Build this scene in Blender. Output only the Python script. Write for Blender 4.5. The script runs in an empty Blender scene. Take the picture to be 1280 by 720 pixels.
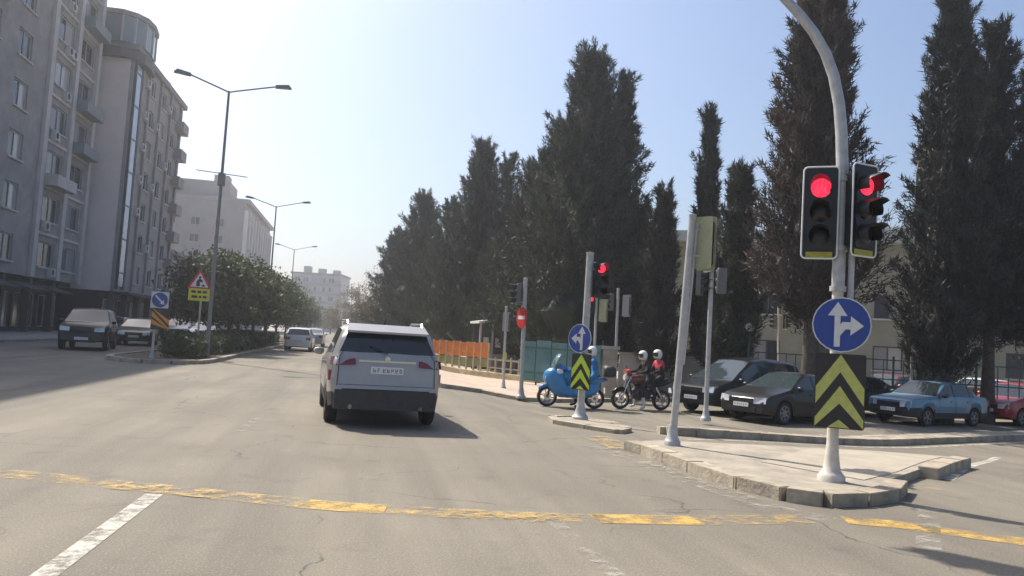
import bpy, bmesh, math, random
import numpy as np
from mathutils import Vector, Matrix
R = math.radians
random.seed(7)
rng = np.random.default_rng(11)
scene = bpy.context.scene
col = scene.collection

# ---------------------------------------------------------------- camera
F = 1000.0; HC = 1.55                       # focal length in photo pixels (1280 wide), eye height
yaw, pitch, roll = R(-10.7), R(3.63), R(3.5)
fw = Vector((-math.sin(yaw)*math.cos(pitch), math.cos(yaw)*math.cos(pitch), math.sin(pitch)))
r0 = Vector((math.cos(yaw), math.sin(yaw), 0)); u0 = r0.cross(fw)
rt = r0*math.cos(roll) + u0*math.sin(roll); up = -r0*math.sin(roll) + u0*math.cos(roll)
EYE = Vector((0, 0, HC))
cd = bpy.data.cameras.new('camera'); cam = bpy.data.objects.new('camera', cd); col.objects.link(cam)
m = Matrix((rt, up, -fw)).transposed().to_4x4(); m.translation = EYE
cam.matrix_world = m
cd.sensor_width = 36; cd.lens = 36*F/1280; cd.clip_end = 6000; cd.clip_start = 0.05
scene.camera = cam

# ---------------------------------------------------------------- light
SUN_EL = 50.0
SUN_DIR = Vector((-0.60, 0.80, 0)).normalized()      # horizontal direction towards the sun
sd = bpy.data.lights.new('sun', 'SUN'); sd.energy = 4.0; sd.angle = R(0.6); sd.color = (1, .93, .82)
sun = bpy.data.objects.new('sun', sd); col.objects.link(sun)
sv = SUN_DIR*math.cos(R(SUN_EL)) + Vector((0, 0, math.sin(R(SUN_EL))))
sun.rotation_euler = (sv).to_track_quat('Z', 'Y').to_euler(); sun.location = (-30, 40, 50)
w = bpy.data.worlds.new('World'); scene.world = w; w.use_nodes = True
nt = w.node_tree; bg = nt.nodes['Background']
sky = nt.nodes.new('ShaderNodeTexSky'); sky.sky_type = 'NISHITA'; sky.sun_disc = False
sky.sun_elevation = R(SUN_EL); sky.sun_rotation = math.atan2(SUN_DIR.x, SUN_DIR.y)
sky.air_density = 1.0; sky.dust_density = 3.5; sky.ozone_density = 4.0; sky.altitude = 20
nt.links.new(sky.outputs[0], bg.inputs[0]); bg.inputs[1].default_value = 0.10
scene.view_settings.view_transform = 'Standard'; scene.view_settings.look = 'None'
scene.view_settings.gamma = 1; scene.view_settings.use_curve_mapping = False
scene.view_settings.exposure = 0.82
scene.render.engine = 'CYCLES'
scene.cycles.max_bounces = 6; scene.cycles.volume_bounces = 0
scene.cycles.transparent_max_bounces = 8

# ---------------------------------------------------------------- photo pixel -> place
def ray(x, y): return fw + rt*((x-640)/F) - up*((y-360)/F)
def G(x, y, z=0.0):
    d = ray(x, y); return EYE + d*((z-HC)/d.z)
def at(x, y, D): return EYE + ray(x, y)*D                # D = depth along the view axis
def onX(x, y, X):
    d = ray(x, y); return EYE + d*(X/d.x)
def base(x, y, D, z=0.0):
    p = at(x, y, D); return Vector((p.x, p.y, z))

# ---------------------------------------------------------------- materials
MATS = {}
def mat(name, c, rough=.7, metal=0.0, var=0.0, scale=4.0, bump=0.0, bscale=60.0, coat=0.0, c2=None, objvar=0.0, emit=None, estr=0.0, spec=.5, detail=6.0):
    if name in MATS: return MATS[name]
    M = bpy.data.materials.new(name); M.use_nodes = True; t = M.node_tree; b = t.nodes['Principled BSDF']
    b.inputs['Roughness'].default_value = rough; b.inputs['Metallic'].default_value = metal
    b.inputs['Base Color'].default_value = (*c, 1); b.inputs['Specular IOR Level'].default_value = spec
    if coat: b.inputs['Coat Weight'].default_value = coat; b.inputs['Coat Roughness'].default_value = .06
    if emit: b.inputs['Emission Color'].default_value = (*emit, 1); b.inputs['Emission Strength'].default_value = estr
    if var or c2 or objvar:
        geo = t.nodes.new('ShaderNodeNewGeometry')
        n = t.nodes.new('ShaderNodeTexNoise'); n.inputs['Scale'].default_value = scale; n.inputs['Detail'].default_value = detail
        n.inputs['Roughness'].default_value = .65
        t.links.new(geo.outputs['Position'], n.inputs['Vector'])
        mx = t.nodes.new('ShaderNodeMix'); mx.data_type = 'RGBA'
        lo = c2 if c2 else tuple(x*(1-var) for x in c); hi = c if c2 else tuple(min(1, x*(1+var)) for x in c)
        mx.inputs['A'].default_value = (*lo, 1); mx.inputs['B'].default_value = (*hi, 1)
        rp = t.nodes.new('ShaderNodeMapRange'); rp.inputs['From Min'].default_value = .32; rp.inputs['From Max'].default_value = .68
        t.links.new(n.outputs['Fac'], rp.inputs['Value']); t.links.new(rp.outputs['Result'], mx.inputs['Factor'])
        out = mx.outputs['Result']
        if objvar:
            oi = t.nodes.new('ShaderNodeObjectInfo'); hs = t.nodes.new('ShaderNodeHueSaturation')
            r2 = t.nodes.new('ShaderNodeMapRange'); r2.inputs['To Min'].default_value = 1-objvar; r2.inputs['To Max'].default_value = 1+objvar
            t.links.new(oi.outputs['Random'], r2.inputs['Value']); t.links.new(r2.outputs['Result'], hs.inputs['Value'])
            t.links.new(out, hs.inputs['Color']); out = hs.outputs['Color']
        t.links.new(out, b.inputs['Base Color'])
    if bump:
        geo2 = t.nodes.new('ShaderNodeNewGeometry')
        n2 = t.nodes.new('ShaderNodeTexNoise'); n2.inputs['Scale'].default_value = bscale; n2.inputs['Detail'].default_value = 5
        t.links.new(geo2.outputs['Position'], n2.inputs['Vector'])
        bp = t.nodes.new('ShaderNodeBump'); bp.inputs['Strength'].default_value = bump; bp.inputs['Distance'].default_value = .02
        t.links.new(n2.outputs['Fac'], bp.inputs['Height']); t.links.new(bp.outputs['Normal'], b.inputs['Normal'])
    MATS[name] = M; return M

def asphalt_mat():
    M = mat('asphalt', (.2, .19, .175), .88); t = M.node_tree; b = t.nodes['Principled BSDF']
    geo = t.nodes.new('ShaderNodeNewGeometry')
    def noise(scale, det=5, vec=None, rough=.6):
        n = t.nodes.new('ShaderNodeTexNoise'); n.inputs['Scale'].default_value = scale; n.inputs['Detail'].default_value = det; n.inputs['Roughness'].default_value = rough
        t.links.new(vec if vec else geo.outputs['Position'], n.inputs['Vector']); return n.outputs['Fac']
    def ramp(v, a, b_, lo=0, hi=1):
        r_ = t.nodes.new('ShaderNodeMapRange'); r_.inputs['From Min'].default_value = a; r_.inputs['From Max'].default_value = b_
        r_.inputs['To Min'].default_value = lo; r_.inputs['To Max'].default_value = hi; t.links.new(v, r_.inputs['Value']); return r_.outputs['Result']
    def mix(fac, A, B):
        mx = t.nodes.new('ShaderNodeMix'); mx.data_type = 'RGBA'
        for k, v in (('A', A), ('B', B)):
            if isinstance(v, tuple): mx.inputs[k].default_value = (*v, 1)
            else: t.links.new(v, mx.inputs[k])
        t.links.new(fac, mx.inputs['Factor']); return mx.outputs['Result']
    mp = t.nodes.new('ShaderNodeMapping'); mp.inputs['Scale'].default_value = (1.0, .07, 1); t.links.new(geo.outputs['Position'], mp.inputs['Vector'])
    streak = noise(1.3, 4, mp.outputs['Vector'])
    c = mix(ramp(noise(.22, 6), .35, .65), (.148, .130, .098), (.228, .200, .150))
    c = mix(ramp(streak, .4, .68), c, (.128, .113, .088))
    c = mix(ramp(noise(55, 3), .5, .75, 0, .6), c, (.36, .32, .25))
    c = mix(ramp(noise(38, 3), .25, .42, .55, 0), c, (.075, .072, .07))
    c = mix(ramp(noise(1.6, 7), .58, .72, 0, .6), c, (.10, .09, .078))
    c = mix(ramp(noise(.9, 8, None, .75), .60, .70, 0, .5), c, (.28, .25, .205))
    # fine cracks
    v = t.nodes.new('ShaderNodeTexVoronoi'); v.feature = 'DISTANCE_TO_EDGE'; v.inputs['Scale'].default_value = .55
    wv = t.nodes.new('ShaderNodeMix'); wv.data_type = 'VECTOR'; wv.inputs['Factor'].default_value = .35
    nn = t.nodes.new('ShaderNodeTexNoise'); nn.inputs['Scale'].default_value = 1.5; nn.inputs['Detail'].default_value = 6
    t.links.new(geo.outputs['Position'], nn.inputs['Vector'])
    t.links.new(geo.outputs['Position'], wv.inputs['A']); t.links.new(nn.outputs['Color'], wv.inputs['B']); t.links.new(wv.outputs['Result'], v.inputs['Vector'])
    crack = ramp(v.outputs['Distance'], .0, .006, 1, 0)
    gate = ramp(noise(.35, 3), .47, .56)
    mul = t.nodes.new('ShaderNodeMath'); mul.operation = 'MULTIPLY'; t.links.new(crack, mul.inputs[0]); t.links.new(gate, mul.inputs[1])
    c = mix(mul.outputs[0], c, (.06, .058, .055))
    t.links.new(c, b.inputs['Base Color'])
    bp = t.nodes.new('ShaderNodeBump'); bp.inputs['Strength'].default_value = .5; bp.inputs['Distance'].default_value = .012
    t.links.new(noise(70, 4), bp.inputs['Height']); t.links.new(bp.outputs['Normal'], b.inputs['Normal'])
    return M

def paint_mat(name, c, wear=.5, scale=3.0):          # worn road paint: shows asphalt through gaps
    M = mat(name, c, .75); t = M.node_tree; b = t.nodes['Principled BSDF']; out = t.nodes['Material Output']
    geo = t.nodes.new('ShaderNodeNewGeometry')
    a = t.nodes.new('ShaderNodeTexNoise'); a.inputs['Scale'].default_value = scale; a.inputs['Detail'].default_value = 9; a.inputs['Roughness'].default_value = .75
    t.links.new(geo.outputs['Position'], a.inputs['Vector'])
    r_ = t.nodes.new('ShaderNodeMapRange'); r_.inputs['From Min'].default_value = wear-.1; r_.inputs['From Max'].default_value = wear+.1
    t.links.new(a.outputs['Fac'], r_.inputs['Value'])
    r_.inputs['To Max'].default_value = .88
    tr = t.nodes.new('ShaderNodeBsdfTransparent'); ms = t.nodes.new('ShaderNodeMixShader')
    t.links.new(r_.outputs['Result'], ms.inputs['Fac']); t.links.new(tr.outputs[0], ms.inputs[1]); t.links.new(b.outputs[0], ms.inputs[2])
    t.links.new(ms.outputs[0], out.inputs['Surface']); return M

def leaf_mat(name, c, c2, tr=.25):
    M = mat(name, c, .65); t = M.node_tree; b = t.nodes['Principled BSDF']; out = t.nodes['Material Output']
    at_ = t.nodes.new('ShaderNodeAttribute'); at_.attribute_name = 'rnd'
    mx = t.nodes.new('ShaderNodeMix'); mx.data_type = 'RGBA'; mx.inputs['A'].default_value = (*c, 1); mx.inputs['B'].default_value = (*c2, 1)
    t.links.new(at_.outputs['Fac'], mx.inputs['Factor'])
    oi = t.nodes.new('ShaderNodeObjectInfo'); hs = t.nodes.new('ShaderNodeHueSaturation')
    r2 = t.nodes.new('ShaderNodeMapRange'); r2.inputs['To Min'].default_value = .8; r2.inputs['To Max'].default_value = 1.2
    t.links.new(oi.outputs['Random'], r2.inputs['Value']); t.links.new(r2.outputs['Result'], hs.inputs['Value']); t.links.new(mx.outputs['Result'], hs.inputs['Color'])
    t.links.new(hs.outputs['Color'], b.inputs['Base Color'])
    tl = t.nodes.new('ShaderNodeBsdfTranslucent'); t.links.new(hs.outputs['Color'], tl.inputs['Color'])
    ms = t.nodes.new('ShaderNodeMixShader'); ms.inputs['Fac'].default_value = tr
    t.links.new(b.outputs[0], ms.inputs[1]); t.links.new(tl.outputs[0], ms.inputs[2]); t.links.new(ms.outputs[0], out.inputs['Surface'])
    return M

def window_mat():
    M = mat('window_glass', (.05, .06, .07), .08); t = M.node_tree; b = t.nodes['Principled BSDF']
    oi = t.nodes.new('ShaderNodeObjectInfo'); cr = t.nodes.new('ShaderNodeValToRGB'); cr.color_ramp.interpolation = 'CONSTANT'
    e = cr.color_ramp.elements; e[0].position = 0; e[0].color = (.03, .037, .045, 1); e[1].position = .35; e[1].color = (.09, .1, .11, 1)
    for p, c in ((.55, (.3, .3, .3, 1)), (.68, (.05, .06, .075, 1)), (.88, (.45, .44, .42, 1))):
        k = e.new(p); k.color = c
    t.links.new(oi.outputs['Random'], cr.inputs['Fac']); t.links.new(cr.outputs['Color'], b.inputs['Base Color'])
    return M

asphalt_mat(); window_mat()
def led_mat():                                     # lit lens made of many small diodes
    M = mat('lens_red_on', (.5, .01, .02), .3, emit=(1, .03, .075), estr=1.2); t = M.node_tree; b = t.nodes['Principled BSDF']
    geo = t.nodes.new('ShaderNodeNewGeometry'); v = t.nodes.new('ShaderNodeTexVoronoi'); v.inputs['Scale'].default_value = 42; v.inputs['Randomness'].default_value = .35
    t.links.new(geo.outputs['Position'], v.inputs['Vector']); r_ = t.nodes.new('ShaderNodeMapRange'); r_.inputs['From Max'].default_value = .6; r_.inputs['To Min'].default_value = 1.9; r_.inputs['To Max'].default_value = .55
    t.links.new(v.outputs['Distance'], r_.inputs['Value']); t.links.new(r_.outputs['Result'], b.inputs['Emission Strength'])
led_mat()
mat('dust', (.30, .27, .22), .95, var=.18, scale=.5, bump=.3, bscale=12)
mat('pavement', (.45, .36, .28), .9, var=.14, scale=1.3, bump=.3, bscale=30)
mat('slab', (.36, .315, .245), .9, var=.14, scale=2, bump=.3, bscale=40)
mat('concrete', (.32, .28, .22), .9, var=.26, scale=2.2, bump=.4, bscale=40)
mat('kerb', (.35, .30, .225), .9, var=.32, scale=3.4, bump=.6, bscale=22, objvar=.09)
mat('old_concrete', (.3, .28, .25), .92, var=.25, scale=2.2, bump=.5, bscale=25)
mat('soil', (.12, .09, .06), .95, var=.3, scale=3, bump=.5, bscale=20)
paint_mat('paint_white', (.55, .52, .45), .46, 5)
paint_mat('paint_white_worn', (.42, .39, .33), .585, 4)
paint_mat('paint_yellow', (.56, .36, .09), .49, 3)
paint_mat('paint_yellow_worn', (.5, .35, .14), .55, 4.5)
mat('galv', (.42, .42, .41), .55, .35, var=.16, scale=9, bump=.05, bscale=30)
mat('post_white', (.55, .51, .44), .65, var=.16, scale=7, bump=.1, bscale=30)
mat('head_grey', (.11, .11, .11), .6, var=.15, scale=8)
mat('lamp_grey', (.2, .2, .2), .55, .2, var=.1, scale=5)
mat('black_plastic', (.012, .012, .013), .45, var=.3, scale=15)
mat('dark_plastic', (.03, .03, .032), .55, var=.3, scale=10)
mat('sig_back', (.34, .34, .2), .6, var=.15, scale=6)
mat('sig_border', (.72, .72, .7), .5)
mat('sig_yellow', (.34, .31, .02), .5, var=.2, scale=20)
mat('lens_red_on', (.5, .01, .02), .3, emit=(1, .03, .075), estr=1.2)
mat('lens_red_off', (.14, .012, .012), .25); mat('lens_amber_off', (.02, .013, .006), .3); mat('lens_green_off', (.006, .016, .013), .3)
mat('sign_blue', (.015, .05, .26), .4, var=.12, scale=14); mat('sign_white', (.62, .62, .6), .4, var=.08, scale=12)
mat('sign_black', (.02, .018, .018), .5); mat('sign_yellow', (.46, .47, .12), .42, var=.12, scale=15)
mat('sign_lime', (.5, .66, .04), .42, var=.08, scale=15); mat('sign_orange', (.7, .28, .03), .45, var=.1, scale=12)
mat('sign_red', (.5, .02, .02), .4); mat('plate_yellow', (.62, .55, .03), .45, var=.06, scale=12); mat('sign_back', (.28, .28, .27), .5, .4)
mat('rubber', (.018, .018, .019), .85, var=.3, scale=20); mat('rim', (.26, .26, .265), .4, .7, var=.12, scale=15)
mat('car_glass', (.018, .024, .028), .04, spec=.8)
mat('car_glass_light', (.035, .05, .055), .03, spec=.8)
mat('lamp_glass', (.62, .64, .66), .12, .2, coat=.6); mat('tail_red', (.17, .012, .012), .2, coat=.6); mat('tail_amber', (.75, .22, .04), .22, coat=.5)
mat('plate', (.68, .68, .66), .5); mat('ink', (.03, .03, .04), .6); mat('seam', (.012, .012, .012), .8)
mat('under', (.015, .015, .015), .9)
for n, c, me in (('silver', (.34, .325, .31), .3), ('black_paint', (.009, .0095, .010), .05), ('charcoal', (.035, .035, .035), .25), ('blue_grey', (.11, .22, .31), .1),
             ('red_paint', (.34, .018, .018), .05), ('maroon', (.13, .03, .022), .1), ('white_paint', (.66, .66, .65), 0), ('navy', (.02, .028, .05), .1), ('teal_paint', (.05, .1, .11), .1), ('olive_dark', (.022, .022, .019), .2)):
    mat(n, c, .32, me, var=.08, scale=2.5, coat=.55 if max(c) > .05 else .22, spec=.5 if max(c) > .05 else .3)
mat('scooter_blue', (.02, .20, .44), .38, var=.15, scale=6, coat=.3); mat('cloth_blue', (.025, .18, .40), .85, var=.3, scale=9, bump=.4, bscale=18)
mat('cloth_black', (.02, .02, .022), .85, var=.35, scale=9, bump=.4, bscale=18); mat('cloth_jean', (.05, .07, .11), .85, var=.25, scale=9)
mat('cloth_pink', (.62, .04, .09), .8, var=.2, scale=9, bump=.4, bscale=18); mat('skin', (.42, .24, .17), .6); mat('shoe_white', (.6, .58, .55), .7)
mat('helmet_white', (.72, .71, .68), .3, coat=.4); mat('visor', (.02, .022, .025), .1, spec=.7); mat('chrome', (.6, .6, .6), .2, .9); mat('seat_black', (.02, .02, .02), .6)
mat('clear_screen', (.16, .26, .24), .1, spec=.6)
mat('fence_green', (.03, .085, .065), .55, var=.2, scale=5); mat('hoarding_green', (.25, .25, .13), .7, var=.25, scale=3); mat('hoarding_teal', (.06, .15, .17), .6, var=.2, scale=2); mat('orange_mesh', (.66, .19, .035), .7, var=.22, scale=4)
mat('barrier', (.5, .42, .26), .85, var=.2, scale=3); mat('kiosk_dark', (.05, .05, .055), .5, var=.2, scale=3); mat('kiosk_roof', (.6, .6, .58), .5, var=.1, scale=4); mat('poster', (.5, .5, .48), .5, var=.3, scale=4)
mat('wall_b1', (.36, .335, .325), .9, var=.15, scale=.9, c2=(.25, .23, .225)); mat('wall_b1_dark', (.11, .098, .095), .9, var=.2, scale=.7); mat('column_b1', (.52, .485, .47), .9, var=.12, scale=1.2)
mat('wall_b2', (.30, .28, .275), .9, var=.14, scale=1.0); mat('panel_b2', (.80, .68, .63), .85, var=.08, scale=.5); mat('strip_glass', (.27, .34, .45), .12, spec=.7, var=.1, scale=1.5)
mat('wall_b4', (.32, .29, .28), .9, var=.1, scale=.6); mat('pier_white', (.62, .6, .58), .85, var=.06, scale=1); mat('wall_b5', (.36, .36, .37), .9, var=.1, scale=.6); mat('balcony_blue', (.20, .23, .26), .7)
mat('frame', (.42, .41, .4), .6); mat('frame_dark', (.06, .06, .065), .6); mat('ac_white', (.55, .54, .51), .6, var=.1, scale=4); mat('ac_grille', (.05, .05, .05), .8); mat('roof_slab', (.2, .19, .19), .9, var=.2, scale=1)
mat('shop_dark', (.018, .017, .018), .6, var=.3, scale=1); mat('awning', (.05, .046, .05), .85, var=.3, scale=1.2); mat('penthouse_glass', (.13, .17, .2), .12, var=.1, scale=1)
mat('school_wall', (.27, .27, .2), .9, var=.12, scale=.7); mat('school_trim', (.40, .44, .40), .8, var=.08, scale=1); mat('garden_wall', (.33, .31, .285), .9, var=.18, scale=1.2); mat('globe', (.7, .7, .68), .3)
mat('bark', (.09, .07, .055), .95, var=.35, scale=6, bump=.8, bscale=14); mat('bark_light', (.16, .13, .105), .95, var=.3, scale=6, bump=.8, bscale=14)
leaf_mat('cypress', (.017, .026, .014), (.058, .070, .038), .2); leaf_mat('cypress_brown', (.024, .022, .016), (.095, .062, .042), .2); leaf_mat('cypress_dark', (.012, .016, .011), (.042, .046, .031), .18)
leaf_mat('broadleaf', (.035, .052, .018), (.095, .115, .042), .3); leaf_mat('dry_leaf', (.10, .085, .04), (.2, .16, .075), .3); leaf_mat('hedge_leaf', (.03, .045, .018), (.075, .095, .035), .25)

# ---------------------------------------------------------------- mesh collector
class MB:
    def __init__(s): s.v = []; s.f = []; s.mi = []
    def add(s, vs, fs, mi=0):
        o = len(s.v); s.v += [tuple(p) for p in vs]; s.f += [tuple(i+o for i in f) for f in fs]; s.mi += [mi]*len(fs); return s
    def box(s, x0, x1, y0, y1, z0, z1, mi=0):
        return s.add([(x0,y0,z0),(x1,y0,z0),(x1,y1,z0),(x0,y1,z0),(x0,y0,z1),(x1,y0,z1),(x1,y1,z1),(x0,y1,z1)],
              [(3,2,1,0),(4,5,6,7),(0,1,5,4),(1,2,6,5),(2,3,7,6),(3,0,4,7)], mi)
    def cbox(s, c, d, mi=0): return s.box(c[0]-d[0]/2, c[0]+d[0]/2, c[1]-d[1]/2, c[1]+d[1]/2, c[2]-d[2]/2, c[2]+d[2]/2, mi)
    def tube(s, pts, rad, n=8, mi=0, cap=True):
        pts = [Vector(p) for p in pts]; k = len(pts); rs = rad if isinstance(rad, (list, tuple)) else [rad]*k
        vs = []; fs = []; prev = None
        for i, p in enumerate(pts):
            d = (pts[min(i+1, k-1)]-pts[max(i-1, 0)]).normalized()
            a = Vector((1,0,0)) if prev is None and abs(d.x) < .9 else (Vector((0,1,0)) if prev is None else prev)
            a = (a-d*a.dot(d)).normalized(); prev = a; b = d.cross(a)
            for j in range(n):
                t = 2*math.pi*j/n; vs.append(p+(a*math.cos(t)+b*math.sin(t))*rs[i])
        for i in range(k-1):
            for j in range(n): fs.append((i*n+j, i*n+(j+1)%n, (i+1)*n+(j+1)%n, (i+1)*n+j))
        if cap: fs.append(tuple(range(n-1, -1, -1))); fs.append(tuple((k-1)*n+j for j in range(n)))
        return s.add(vs, fs, mi)
    def lathe(s, prof, n=16, axis='z', c=(0,0,0), mi=0, cap=True):     # prof: (radius, along)
        vs = []; fs = []; k = len(prof)
        for r_, h in prof:
            for j in range(n):
                t = 2*math.pi*j/n; a, b = r_*math.cos(t), r_*math.sin(t)
                p = (a, b, h) if axis == 'z' else ((a, h, b) if axis == 'y' else (h, a, b))
                vs.append((p[0]+c[0], p[1]+c[1], p[2]+c[2]))
        for i in range(k-1):
            for j in range(n): fs.append((i*n+j, i*n+(j+1)%n, (i+1)*n+(j+1)%n, (i+1)*n+j))
        if cap and prof[0][0] > 1e-4: fs.append(tuple(range(n-1, -1, -1)))
        if cap and prof[-1][0] > 1e-4: fs.append(tuple((k-1)*n+j for j in range(n)))
        return s.add(vs, fs, mi)
    def prism(s, poly, z0, z1, mi=0):                       # poly: list of (x,y), extruded in z
        n = len(poly); vs = [(x, y, z0) for x, y in poly]+[(x, y, z1) for x, y in poly]
        return s.add(vs, [tuple(range(n-1,-1,-1)), tuple(range(n,2*n))]+[(i,(i+1)%n,n+(i+1)%n,n+i) for i in range(n)], mi)
    def plate(s, poly, y0, y1, mi=0):                       # poly in (x,z), extruded in y
        n = len(poly); vs = [(x, y0, z) for x, z in poly]+[(x, y1, z) for x, z in poly]
        return s.add(vs, [tuple(range(n)), tuple(range(2*n-1,n-1,-1))]+[(i,n+i,n+(i+1)%n,(i+1)%n) for i in range(n)], mi)
    def sheet(s, poly, z, mi=0): return s.add([(p[0], p[1], z) for p in poly], [tuple(range(len(poly)))], mi)
    def mesh(s, name, mats, smooth=None):
        me = bpy.data.meshes.new(name); me.from_pydata(s.v, [], s.f)
        ml = mats if isinstance(mats, (list, tuple)) else [mats]
        for q in ml: me.materials.append(MATS[q])
        if len(ml) > 1: me.polygons.foreach_set('material_index', s.mi)
        bm = bmesh.new(); bm.from_mesh(me); bmesh.ops.recalc_face_normals(bm, faces=bm.faces); bm.to_mesh(me); bm.free()
        if smooth is not None: shade(me, smooth)
        me.update(); return me
    def build(s, name, mats, parent=None, smooth=None, **kw): return link(name, s.mesh(name, mats, smooth), parent, **kw)
def shade(me, ang):
    me.polygons.foreach_set('use_smooth', [True]*len(me.polygons)); me.set_sharp_from_angle(angle=R(ang))
def props(o, label=None, cat=None, group=None, kind=None):
    if label: o['label'] = label
    if cat: o['category'] = cat
    if group: o['group'] = group
    if kind: o['kind'] = kind
    return o
def link(name, me, parent=None, loc=None, rz=None, label=None, cat=None, group=None, kind=None, scale=None):
    o = bpy.data.objects.new(name, me); col.objects.link(o)
    if parent is not None: o.parent = parent
    if loc is not None: o.location = loc
    if rz is not None: o.rotation_euler = (0, 0, rz)
    if scale is not None: o.scale = scale
    return props(o, label, cat, group, kind)
def thing(name, label, cat, loc=(0,0,0), rz=0, group=None): return link(name, None, None, loc, rz, label, cat, group)
def circ(cx, cz, r_, n=24): return [(cx+r_*math.cos(2*math.pi*i/n), cz+r_*math.sin(2*math.pi*i/n)) for i in range(n)]
def rrect(x0, x1, z0, z1, r_, n=4):
    P = []
    for cx, cz, a in ((x1-r_, z1-r_, 0), (x0+r_, z1-r_, 90), (x0+r_, z0+r_, 180), (x1-r_, z0+r_, 270)):
        for i in range(n+1): t = R(a+90*i/n); P.append((cx+r_*math.cos(t), cz+r_*math.sin(t)))
    return P
def face_to(p, extra=0):            # z-rotation that turns a thing's local -Y face towards the camera
    return math.atan2(p[1], p[0])-math.pi/2+extra
# ---------------------------------------------------------------- terrain: the side street lies a little lower
def sst(t): t = max(0.0, min(1.0, t)); return t*t*(3-2*t)
def h(x, y): return -0.36*sst((x*.6+y*.8-13)/8)*sst((x-1.5)/4)
def GT(px, py, dz=0.0):
    p = G(px, py, dz)
    for _ in range(25): p = p*.5+G(px, py, h(p.x, p.y)+dz)*.5
    return Vector((p.x, p.y, h(p.x, p.y)+dz))
def ground(p, dz=0.0): return Vector((p[0], p[1], h(p[0], p[1])+dz))
def drape(name, poly, dz, matn, parent=None, step=1.5, thick=0.0, **kw):
    bm = bmesh.new(); bm.faces.new([bm.verts.new((p[0], p[1], 0)) for p in poly])
    xs = [p[0] for p in poly]; ys = [p[1] for p in poly]
    def cuts(a, b):
        c = []; q = math.ceil(a/step)*step
        while q < b and q < 48: c.append(q); q += step
        while q < b: c.append(q); q += 25
        return [k for k in c if k > -30]
    for k in cuts(min(xs), max(xs)): bmesh.ops.bisect_plane(bm, geom=bm.verts[:]+bm.edges[:]+bm.faces[:], plane_co=(k+.0137, 0, 0), plane_no=(1, 0, 0))
    for k in cuts(min(ys), max(ys)): bmesh.ops.bisect_plane(bm, geom=bm.verts[:]+bm.edges[:]+bm.faces[:], plane_co=(0, k+.0137, 0), plane_no=(0, 1, 0))
    for v in bm.verts: v.co.z = h(v.co.x, v.co.y)+dz
    bmesh.ops.triangulate(bm, faces=bm.faces)
    bmesh.ops.recalc_face_normals(bm, faces=bm.faces)
    if sum(f.normal.z for f in bm.faces) < 0: bmesh.ops.reverse_faces(bm, faces=bm.faces)
    if thick:
        r_ = bmesh.ops.extrude_face_region(bm, geom=bm.faces[:])
        top = {v for v in r_['geom'] if isinstance(v, bmesh.types.BMVert)}
        for v in bm.verts:
            if v not in top: v.co.z -= thick
        bmesh.ops.recalc_face_normals(bm, faces=bm.faces)
    me = bpy.data.meshes.new(name); bm.to_mesh(me); bm.free(); me.materials.append(MATS[matn])
    return link(name, me, parent, **kw)
def strip(pts, wd):                                      # ground polyline -> polygon of width wd
    pts = [Vector((p[0], p[1])) for p in pts]; L = []; Rr = []
    for i, p in enumerate(pts):
        d = (pts[min(i+1, len(pts)-1)]-pts[max(i-1, 0)]).normalized(); n = Vector((-d.y, d.x))
        L.append(p+n*wd/2); Rr.append(p-n*wd/2)
    return L+Rr[::-1]
def offset(poly, d):                                     # inward offset of a closed polygon
    P = [Vector((p[0], p[1])) for p in poly]; n = len(P)
    A = sum(P[i].x*P[(i+1)%n].y-P[(i+1)%n].x*P[i].y for i in range(n)); sg = 1 if A > 0 else -1; out = []
    for i in range(n):
        a = (P[i]-P[i-1]).normalized(); b = (P[(i+1)%n]-P[i]).normalized()
        na = Vector((-a.y, a.x))*sg; nb = Vector((-b.y, b.x))*sg; m_ = (na+nb)
        if m_.length < 1e-4: m_ = na.copy()
        m_.normalize(); out.append(P[i]+m_*d/max(.45, m_.dot(na)))
    return out

# ground to the horizon and the carriageways
def sheet_grid(name, xs, ys, dz, matn, **kw):
    vs = [(x, y, h(x, y)+dz) for y in ys for x in xs]; n = len(xs)
    fs = [(j*n+i, j*n+i+1, (j+1)*n+i+1, (j+1)*n+i) for j in range(len(ys)-1) for i in range(n-1)]
    me = bpy.data.meshes.new(name); me.from_pydata(vs, [], fs); me.materials.append(MATS[matn]); shade(me, 180); return link(name, me, **kw)
gx = [-2500, -800, -300, -120, -60]+[x*1.0 for x in range(-40, 48)]+[60, 100, 300, 800, 2500]
gy = [-600, -200, -80]+[y*1.0 for y in range(-30, 48)]+[60, 80, 110, 150, 250, 500, 1000, 2500]
sheet_grid('ground', gx, gy, -.06, 'dust', kind='structure')
road = sheet_grid('road', [-15.5, -10]+[x*.75 for x in range(-8, 64)]+[60, 90], [-40, -15]+[y*.75 for y in range(-8, 62)]+[60, 80, 120, 200, 330], 0, 'asphalt', kind='structure')

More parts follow.
